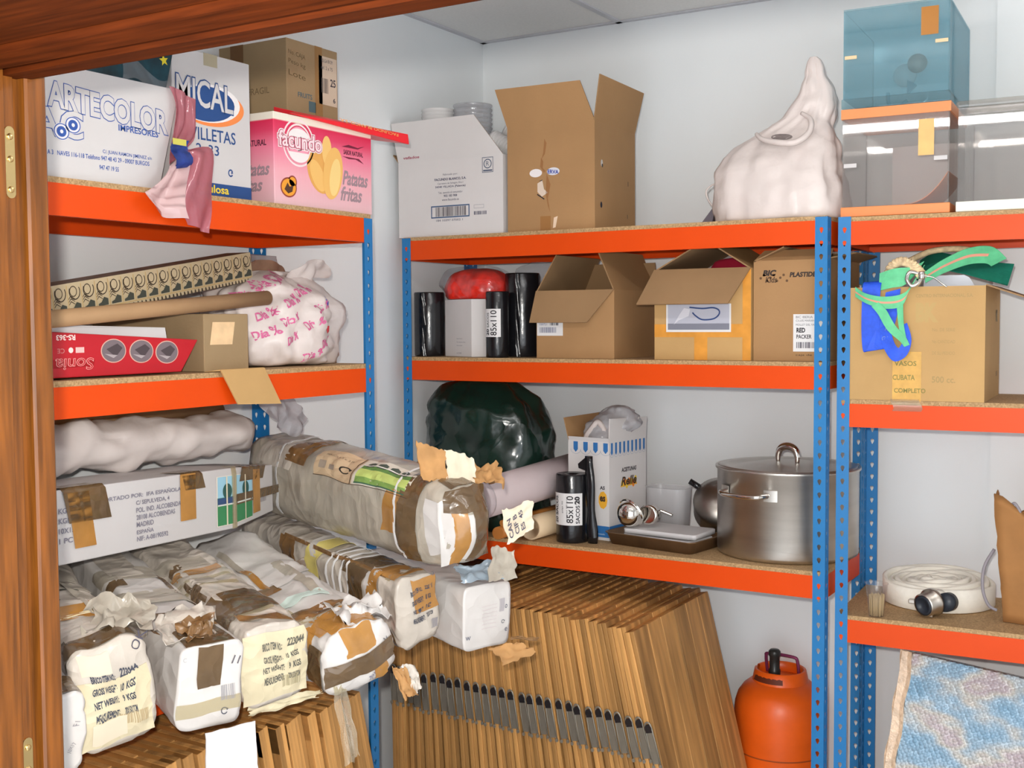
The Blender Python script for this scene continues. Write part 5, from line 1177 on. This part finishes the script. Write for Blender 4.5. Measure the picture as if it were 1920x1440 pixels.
def recycle(p, cx, cz, r, col=(70, 72, 85), l=0): p.ell(cx, cz, r, r, col, l, 30, 330, .72, 20); p.poly([(cx + r*.5, cz + r*.75), (cx + r*1.25, cz + r*.45), (cx + r*.75, cz - r*.1)], col, l)
CARDT = mat('torn_cardboard', A(150, 112, 70), .8, var=.15, scale=20); PAPW = mat('torn_white_paper', A(185, 172, 152), .7, var=.06)

# end on, from the door side to the far side
k = Pkg('white package half hidden behind the door frame, lowest of the pile', (-1.772, 1.336, .885), 68, 8, 0, .092, .165, .70, M_WRAPW, 6, .004, 3)
p = k.pr_cap(); p.t('10X17', .024, .040, .007, (135, 132, 138), .026, rot=1.2); p.t('F1', .034, .10, .009, (135, 132, 138), rot=1.2); p.done('printing', k.t)
k.wrap(.0, .07, 60, 200, M_TAPED, .02); k.wrap(.18, .26, 40, 190, M_TAPE)

k = Pkg('rounded package with bold stamped lines in yellowed clear tape, nearest the door frame', (-1.784, 1.484, .9), 68, 7, -8, .168, .215, .74, M_WRAP, 4.2, .022, 7, .009)
k.scatter(7, 1)
k.cap(-.074, .074, .012, .150, M_WRAPY, .0012, 'yellowed_tape'); k.cap(-.060, .0, .165, .205, PAPW, .0016, 'white_patch'); k.cap(-.052, .018, .020, .060, PAPW, .0022, 'white_patch')
p = k.pr_cap(); stamp(p, -.046, .148, .86, LINES, STAMP, .029); p.bars(-.0, .040, .066, .064, (170, 150, 115), 22, 3); p.t('OK', .058, .180, .020, (75, 72, 85), rot=.9); p.done('stamped_text', k.t)
k.wrap(.0, .055, 118, 205, M_TAPED, .01); k.wrap(.015, .062, 55, 135, M_TAPED, -.03); k.wrap(.16, .18, 60, 150, mat('cream_string', A(205, 190, 160), .6)); k.wrap(.12, .15, 40, 120, M_TAPEO, .05); k.wrap(.36, .42, 60, 175, M_WRAPG, .05, name='grey_band')
k.sheet('torn_flap', [(-1.83, 1.45, 1.125), (-1.75, 1.53, 1.12), (-1.82, 1.60, 1.155), (-1.90, 1.52, 1.165)], M_WRAPG, .001, wob=.022, seed=4)

k = Pkg('clean white package end with a dark tape tab, second end from the door frame', (-1.70, 1.633, .9), 68, 7, 1, .135, .178, .75, M_WRAPW, 8, .003, 11, .005, cr=.005)
k.scatter(7, 2)
k.cap(-.030, .022, .088, .176, M_TAPED, .0022); k.wrap(.0, .10, 80, 112, M_TAPED); k.wrap(.10, .13, 70, 130, M_TAPE, .01); k.cap(-.066, .066, .030, .060, M_CTAPE, .0016, 'clear_tape')
p = k.pr_cap(); p.bars(.024, .052, .058, .085, (140, 138, 142), 14, 5); p.t('11', .042, .130, .018, GREY, rot=-.3, bold=.02); recycle(p, .032, .028, .0075); p.t('C', -.060, .15, .008, (160, 160, 165)); p.done('printing', k.t)
k.sheet('hanging_flap', [(-1.675, 1.600, .905), (-1.640, 1.700, .905), (-1.63, 1.695, .800), (-1.665, 1.590, .785)], M_WCARD, .003, wob=.002, jag=.08)
k.sheet('torn_flap', [(-1.74, 1.57, 1.088), (-1.715, 1.69, 1.078), (-1.80, 1.74, 1.12), (-1.83, 1.62, 1.125)], M_WRAP, .001, wob=.022, seed=8)
k.sheet('torn_flap', [(-1.71, 1.60, 1.082), (-1.695, 1.66, 1.08), (-1.75, 1.70, 1.115), (-1.78, 1.63, 1.118)], M_TAPE, .001, wob=.014, seed=12)
k.wrap(.30, .33, 60, 170, M_WRAPG, .06, name='grey_band'); k.wrap(.42, .50, 60, 170, M_WRAPG, .04, name='grey_band')

k = Pkg('yellow-taped package with stamped lines and a large dark tape patch on top, third end', (-1.69, 1.815, .9), 68, 7, -4, .153, .182, .75, M_WRAP, 5, .012, 17, .008)
k.scatter(6, 3)
k.cap(-.074, .074, .010, .168, M_WRAPY, .0012, 'yellowed_tape')
p = k.pr_cap(); stamp(p, -.030, .128, .82, LINES, (92, 90, 82), .027); p.bars(.012, .030, .060, .058, (150, 140, 110), 16, 8); p.done('stamped_text', k.t)
k.wrap(.09, .22, 62, 158, M_TAPED, -.02); k.wrap(.0, .03, 70, 112, M_TAPE, .06)
for y_ in (.27, .32, .37): k.wrap(y_, y_ + .014, 75, 185, M_CTAPE, .03, name='clear_strap')
k.wrap(.28, .36, 90, 180, M_WRAPG, .04, name='grey_band'); k.wrap(.42, .48, 80, 180, M_WRAPG, .04, name='grey_band')
k.sheet('hanging_clear_strip', [(-1.612, 1.905, .95), (-1.598, 1.935, .94), (-1.565, 1.945, .765), (-1.580, 1.905, .755)], M_CTAPE, .0006, wob=.008, seed=5, jag=.3)
k.sheet('torn_fringe', [(-1.72, 1.76, .91), (-1.66, 1.92, .905), (-1.662, 1.918, .885), (-1.722, 1.77, .878)], M_WRAPY, .001, 16, 3, .006, 6)

k = Pkg('flattened package bound with amber and wide dark tape, leaning between two stamped ends', (-1.580, 1.985, .908), 66, 7, -15, .185, .150, .75, M_WRAPW, 3.6, .025, 23, .010, cr=.014)
k.scatter(10, 14)
k.cap(-.092, .090, .040, .092, M_TAPED, .0032); k.wrap(.0, .055, 150, 215, M_TAPED, .02); k.cap(.028, .064, .004, .056, M_TAPEO, .002); k.cap(-.040, .045, .098, .150, M_TAPEO, .002); k.wrap(.0, .10, 62, 112, M_TAPEO); k.wrap(.0, .06, 55, 128, M_TAPEO, .03); k.wrap(.10, .15, 60, 160, M_TAPE, .03); k.wrap(.075, .095, 50, 170, M_CTAPE, .05)
k.wrap(.20, .24, 70, 180, mat('pale_green_band', A(170, 185, 178), .5), .02, name='green_band')
p = k.pr_cap(); p.t('70X15', .005, .018, .013, (105, 105, 130), .04); p.t('N', .064, .085, .014, GREY); p.done('printing', k.t)
k.sheet('torn_strip', [(-1.565, 2.065, .925), (-1.545, 2.075, .93), (-1.525, 2.11, .865), (-1.550, 2.085, .852)], CARDT, .002, wob=.010, seed=3); k.sheet('torn_strip', [(-1.56, 2.075, .93), (-1.535, 2.10, .93), (-1.525, 2.125, .872), (-1.535, 2.105, .86)], M_WRAP, .002, wob=.010, seed=6)
k.sheet('torn_flap', [(-1.60, 1.93, 1.06), (-1.545, 2.02, 1.075), (-1.63, 2.07, 1.10), (-1.69, 1.98, 1.085)], M_WRAPW, .001, wob=.026, seed=9)

k = Pkg('long package with stamped end under amber tape, banded by yellow and dark tape', (-1.66, 2.300, .912), 70, 4, -6, .122, .176, .82, M_WRAP, 4.6, .014, 31, .007)
k.scatter(4, 5)
k.cap(-.015, .060, .085, .168, M_TAPEO, .0014)
p = k.pr_cap(); stamp(p, -.022, .132, .62, LINES, STAMP, .023, .06); p.bars(.034, .030, .058, .056, (130, 128, 140), 12, 4); p.t('2', .05, .165, .012, GREY); p.done('stamped_text', k.t)
k.wrap(.11, .19, 30, 200, M_TAPED, .05); k.wrap(.07, .11, 60, 215, M_TAPEO, .03); k.wrap(.03, .13, 190, 228, M_TAPED, -.02); k.wrap(.06, .58, 112, 126, M_TAPE); k.wrap(.02, .08, 70, 122, M_TAPEO, .0)
for y_ in (.205, .235, .268, .30): k.wrap(y_, y_ + .008, 40, 225, mat('white_string', A(225, 215, 200), .5), .03, .003, 'white_strap')
k.wrap(.36, .43, 40, 225, mat('yellow_clear_tape', A(205, 185, 110), .2, coat=.4), .03); k.wrap(.52, .60, 120, 225, M_TAPE, -.05); k.wrap(.03, .05, 40, 130, M_CTAPE, .01)
for q_ in (((-1.93, 2.18, 1.02), (-1.95, 2.17, 1.11)), ((-1.925, 2.20, 1.02), (-1.975, 2.165, 1.10))):
    a_, b__ = V(q_[0]), V(q_[1])
    mb = MB(); ribbon(mb, [k.I @ (a_ + V((.02, -.02, -.03))), k.I @ a_, k.I @ ((a_ + b__)/2 + V((.015, -.02, 0))), k.I @ b__], [k.I.to_3x3() @ V(x) for x in ((.02, .02, 0), (.004, .012, .0), (.03, .05, .01), (.02, .05, .02))], M_TAPED, .001, 8); mb.build('twisted_tape', k.t)

k = Pkg('white square package end without tape, lowest beside the wooden panels of the middle shelves', (-1.545, 2.425, .888), 70, 3, 0, .150, .165, .46, M_WRAPW, 9, .003, 37, .003, cr=.003)
p = k.pr_cap(); p.bars(.036, .088, .054, .122, (165, 160, 168), 12, 4); recycle(p, .050, .060, .005); p.ell(.060, .10, .004, .005, (90, 92, 110), 0, inner=.6); p.t('e', .058, .032, .010, (90, 92, 110)); p.t('w', -.068, .03, .010, (90, 92, 110))
for i in range(7): p.rect(-.02, .05 + i*.010, .028, .0515 + i*.010, (195, 185, 185))
p.done('printing', k.t)
k.sheet('torn_flap', [(-1.52, 2.40, 1.068), (-1.485, 2.475, 1.062), (-1.50, 2.50, 1.125), (-1.545, 2.46, 1.145)], M_WRAPG, .002, wob=.006, seed=2)
k.sheet('blue_film', [(-1.57, 2.36, 1.07), (-1.50, 2.44, 1.068), (-1.54, 2.47, 1.10), (-1.61, 2.38, 1.10)], clear('bluish_film', (.75, .85, .92), .4, .1, .4, (.6, .7, .78), .3), .001, wob=.010, seed=7)
k.sheet('cardboard_tongue', [(-1.515, 2.39, .900), (-1.475, 2.465, .905), (-1.440, 2.50, .872), (-1.480, 2.40, .862)], CARDT, .003, wob=.005, seed=5)
k.sheet('torn_strip', [(-1.495, 2.455, .91), (-1.49, 2.47, .915), (-1.455, 2.535, .900), (-1.46, 2.525, .893)], M_TAPE, .001, wob=.004, seed=5)

k = Pkg('biggest package, with a green garden picture and dark tape around its near end', (-1.545, 2.338, 1.104), 73, 3, -5, .185, .235, .87, M_WRAPG, 3.0, .060, 43, .008, .20, cr=.008)
GRN = [(118, 150, 78), (178, 195, 110), (92, 128, 70), (205, 210, 200)]
p = k.pr_side(.53, 158, 260)                       # x runs towards the near end, y up over the shoulder
p.rect(.0, .00, .200, .215, mat('kraft_label', A(172, 150, 122), .5, var=.05), 0, 8)
p.rect(.190, .005, .420, .215, (205, 198, 185), 1, 8); p.rect(.204, .018, .408, .095, GRN[0], 2, 5); p.rect(.204, .055, .408, .120, GRN[1], 3, 5); p.rect(.204, .120, .408, .150, GRN[2], 3, 4)
for i in range(4): p.poly([(.216 + i*.046, .142), (.250 + i*.046, .142), (.250 + i*.046, .178), (.232 + i*.046, .192), (.216 + i*.046, .178)], (70, 80, 72), 4)
p.rect(.204, .150, .408, .158, (222, 218, 210), 5, 2); p.rect(.204, .012, .408, .020, (60, 95, 75), 4, 2); recycle(p, .140, .080, .026, (45, 42, 40), 2); p.rect(.065, .05, .092, .085, (150, 135, 122), 1); p.rect(.02, .045, .05, .10, (160, 145, 130), 1); p.t('PERGOLA 3 x 3 M', .03, .150, .016, (110, 92, 78), .12, l=1); p.rect(0, .0, .420, .0035, (70, 55, 45), 6, 8); p.rect(.184, .0, .188, .215, (70, 55, 45), 6, 4)
p.done('picture_label', k.t)
k.wrap(.56, .66, 60, 150, M_TAPE, .02); k.wrap(.70, .712, 40, 225, mat('white_string', A(225, 215, 200), .5), .02, .003, 'white_strap'); k.wrap(.165, .175, 40, 230, mat('white_string', A(225, 215, 200), .5), -.02, .003, 'white_strap')
k.wrap(.055, .125, 105, 232, M_TAPED, .04); k.wrap(.0, .045, 20, 110, M_TAPED); k.wrap(.13, .19, 150, 190, M_TAPEO, .03); k.wrap(.0, .05, 150, 215, M_WRAPW, 0, .001, 'white_band'); k.wrap(.62, .80, 95, 165, M_WRAP, .03, .002, 'printed_paper')
k.cap(-.100, -.068, .0, .20, M_WRAPW, .0012, 'white_patch'); k.cap(-.070, -.034, .0, .19, M_TAPEO, .002); k.cap(-.034, -.018, .012, .16, M_WRAPW, .0014, 'white_patch'); k.cap(-.018, .085, .004, .232, M_TAPED, .004); k.cap(-.085, .05, .168, .232, M_TAPED, .0048, skew=.01)
k.wrap(.0, .10, 28, 100, M_TAPED, -.02); k.wrap(.0, .06, 330, 390, M_TAPED)
k.sheet('cardboard_flap', [(-1.625, 2.27, 1.325), (-1.585, 2.315, 1.318), (-1.60, 2.335, 1.392), (-1.655, 2.285, 1.418)], CARDT, .003, wob=.006, seed=3)
k.sheet('cardboard_flap', [(-1.585, 2.318, 1.318), (-1.535, 2.365, 1.288), (-1.555, 2.395, 1.368), (-1.603, 2.338, 1.395)], PAPW, .003, wob=.006, seed=4)
k.sheet('torn_scrap', [(-1.545, 2.37, 1.318), (-1.495, 2.44, 1.30), (-1.535, 2.48, 1.345), (-1.575, 2.41, 1.352)], CARDT, .002, wob=.016, seed=6)
k.sheet('lettered_scrap', [(-1.445, 2.37, 1.17), (-1.405, 2.425, 1.205), (-1.435, 2.47, 1.265), (-1.480, 2.40, 1.245)], PAPW, .002, wob=.006, seed=7)
sq_ = [k.I @ V(q) for q in ((-1.438, 2.372, 1.172), (-1.405, 2.42, 1.207), (-1.474, 2.402, 1.243))]
p = Pr(plane(sq_[0] + (sq_[1] - sq_[0]).cross(sq_[2] - sq_[0]).normalized()*.006, sq_[1] - sq_[0], sq_[2] - sq_[0]))
for i, s_ in enumerate(('CAN', 'CIF B', 'ES  45')): p.t(s_, .012 + i*.018, .008, .012, (75, 72, 85), .05, bold=.03, rot=PI/2)
p.done('lettering', k.t)
k.sheet('torn_strip', [(-1.78, 2.42, 1.345), (-1.70, 2.42, 1.335), (-1.64, 2.40, 1.330), (-1.70, 2.44, 1.355)], M_TAPE, .001, 12, 3, .012, 2)

# parcels lying along the shelf on top of the others
t = thing('taped_package', 'long white printed carton with brown tape patches, lying across the other packages', 'package', (-2.154, 2.174, 1.178), 0, PG)
PTH = [V((.17, -.98, .045)), V((.115, -.63, .029)), V((0, 0, 0)), V((-.088, .240, .004))]
hh, ww = .158, .175
def p1(i, x, z):
    a = PTH[max(0, i - 1)]; b = PTH[min(3, i + 1)]; d = (b - a); d.z = 0; d.normalize(); s = V((-d.y, d.x, 0)); return PTH[i] + s*x + V((0, 0, z*(1 if i < 3 else .82)))
mb = MB(); mb.loft([[p1(i, 0, 0), p1(i, 0, hh), p1(i, ww, hh), p1(i, ww, 0)] for i in range(4)], M_WCARD, smooth=False); mb.build('box_body', t, bevel=.003)
Ls = [0, (PTH[1] - PTH[0]).length, 0, 0]; Ls[2] = Ls[1] + (PTH[2] - PTH[1]).length; Ls[3] = Ls[2] + (PTH[3] - PTH[2]).length
def p1f(x, y, e):                                   # x = 0 at the bend near the far end, y up the front and then over the top
    g = x + Ls[2]; i = 0
    while i < 2 and g > Ls[i + 1]: i += 1
    u = (g - Ls[i])/(Ls[i + 1] - Ls[i])
    if y <= hh: q = p1(i, 0, y).lerp(p1(i + 1, 0, y), u); q2 = p1(i, -1, y).lerp(p1(i + 1, -1, y), u); return q + (q2 - q).normalized()*(e + .0008)
    return p1(i, y - hh, hh).lerp(p1(i + 1, y - hh, hh), u) + V((0, 0, e + .0008))
p = Pr(p1f, .0006, .02); G1 = (120, 118, 132)
for i, s_ in enumerate(('C/ SEPULVEDA, 4', 'POL. IND. ALCOBENDAS', '28108 ALCOBENDAS', 'MADRID', 'ESPAÑA', 'NIF: A-08190592')): p.t(s_, -.385, .100 - i*.0165, .0115, G1, (.120, .170, .140, .060, .060, .112)[i], bold=.02)
p.t('IMPORTADO POR:  IFA ESPAÑOLA S.A.', -.520, .119, .0115, G1, .335, bold=.02)
for i, s_ in enumerate(('KGB', 'KGB', '10X15X11CM', '1 PC')): p.t(s_, -.630, .108 - i*.021, .0115, G1, (.036, .036, .105, .04)[i], bold=.02)
WOOD_G = (60, 130, 85)
for x0, x1 in ((-.078, -.006), (.006, .110)):        # the green garden photo split by the carton edge
    p.rect(x0, .012, x1, .140, (222, 215, 205), 0, 2); p.rect(x0 + .005, .085, x1, .138, (150, 195, 215), 1, 2); p.rect(x0 + .003, .014, x1, .085, WOOD_G, 1, 2)
    p.ell((x0 + x1)/2 + .01, .100, .020, .020, (45, 85, 80), 2); p.rect(x0 + .003, .068, x1, .084, (50, 75, 115), 2); p.rect(x0 + .003, .064, x1, .068, (205, 210, 205), 3); p.rect((x0 + x1)/2 + .004, .014, (x0 + x1)/2 + .010, .138, (215, 205, 180), 3)
p.bars(.165, .045, .205, .075, (150, 145, 150), 14, 3); p.done('printing', t)
def p1tape(nm, x0, x1, y0, y1, mt, sk=0): MB().grid(lambda u, v: p1f(x0 + (x1 - x0)*u + sk*v, y0 + (y1 - y0)*v, .0024), 3, 12, mt, .0006).build(nm, t)
p1tape('tape_strip', -.585, -.520, .030, .150, M_TAPEO, -.02); p1tape('tape_strip', -.600, -.470, .085, .200, M_TAPED, -.03); p1tape('tape_strip', -.225, -.165, .045, .158, M_TAPEO, .0); p1tape('tape_strip', -.205, -.125, .118, .205, M_TAPED, -.03)
p1tape('tape_strip', .010, .290, .060, .088, M_TAPED, 0); p1tape('tape_strip', .115, .160, .02, .175, M_TAPEO, .0); p1tape('tape_strip', .03, .18, .120, .185, M_TAPED, .03); p1tape('clear_tape', -.012, .012, .0, .19, M_CTAPE)

def softroll(name, label, cat, a, b, r, mt, seed, sq=1.0, grp=None, amp=.01):
    a, b = V(a), V(b); ax = (b - a); L = ax.length; ax.normalize(); s = ax.cross(V((0, 0, 1))).normalized(); up = s.cross(ax)
    t = thing(name, label, cat, a + V((0, 0, -r*sq)), 0, grp); o_ = -a + V((0, 0, r*sq)); rings = []
    for i in range(41):
        c = a + ax*L*i/40; kk = 1 if 0 < i < 40 else .9; ring = []
        for j in range(40):
            th = 2*PI*j/40; q = c + (s*math.cos(th) + up*math.sin(th)*sq)*r*kk; d = N3(q, 8, seed)*amp + (q - c).normalized()*crum(q*1.0, 11, seed)*amp; ring.append(q + d + o_)
        rings.append(ring)
    MB().loft(rings, mt, True, True).build('roll_body', t); return t
t = softroll('wrapped_roll', 'plump roll wrapped in crinkled white paper, lying behind the long printed carton', 'roll', (-2.235, 1.30, 1.428), (-2.328, 2.38, 1.405), .068, mat('crinkled_white_paper', (.74, .67, .64), .6, var=.06, scale=8, bump=.3, bscale=14), 51, .85, amp=.016)
t = thing('cardboard_tube', 'bare brown cardboard tube behind the roll in crinkled white paper', 'tube', (-2.372, 1.8, 1.415))
beam_tube('x', (.03, -.5, .055), (-.02, .555, .045), .030, M_KRAFT).build('tube_body', t)
t = softroll('taped_package', 'flat wrapped package with brown tape against the left wall, behind the brown tube', 'package', (-2.452, 1.35, 1.400), (-2.455, 2.12, 1.405), .036, M_WRAPG, 61, 1.0, PG)
for y_, w_, m_ in ((.40, .09, M_TAPE), (.56, .05, M_TAPED), (.68, .10, M_WRAPW)):
    MB().grid(lambda u, v: V((.041*math.cos(.2 + 2.2*u), y_ + w_*v + .02*u, .036 + .041*math.sin(.2 + 2.2*u) + .004*math.sin(9*u + 7*v))), 12, 3, m_, .001).build('tape_strip', t)
strip_sheet(t, 'torn_wrapping', [(.02, .50, .085), (.03, .58, .110), (.02, .64, .092)], [(.03, .0, .02), (.02, .0, .05), (.03, 0, .02)], M_TAPE, .001, .014, 3)
strip_sheet(t, 'torn_wrapping', [(.01, .66, .085), (.02, .78, .098), (.01, .90, .09), (.0, 1.0, .07)], [(.03, .0, .02), (.02, .0, .04), (.03, 0, .03), (.02, 0, .02)], M_WRAPG, .001, .012, 5)
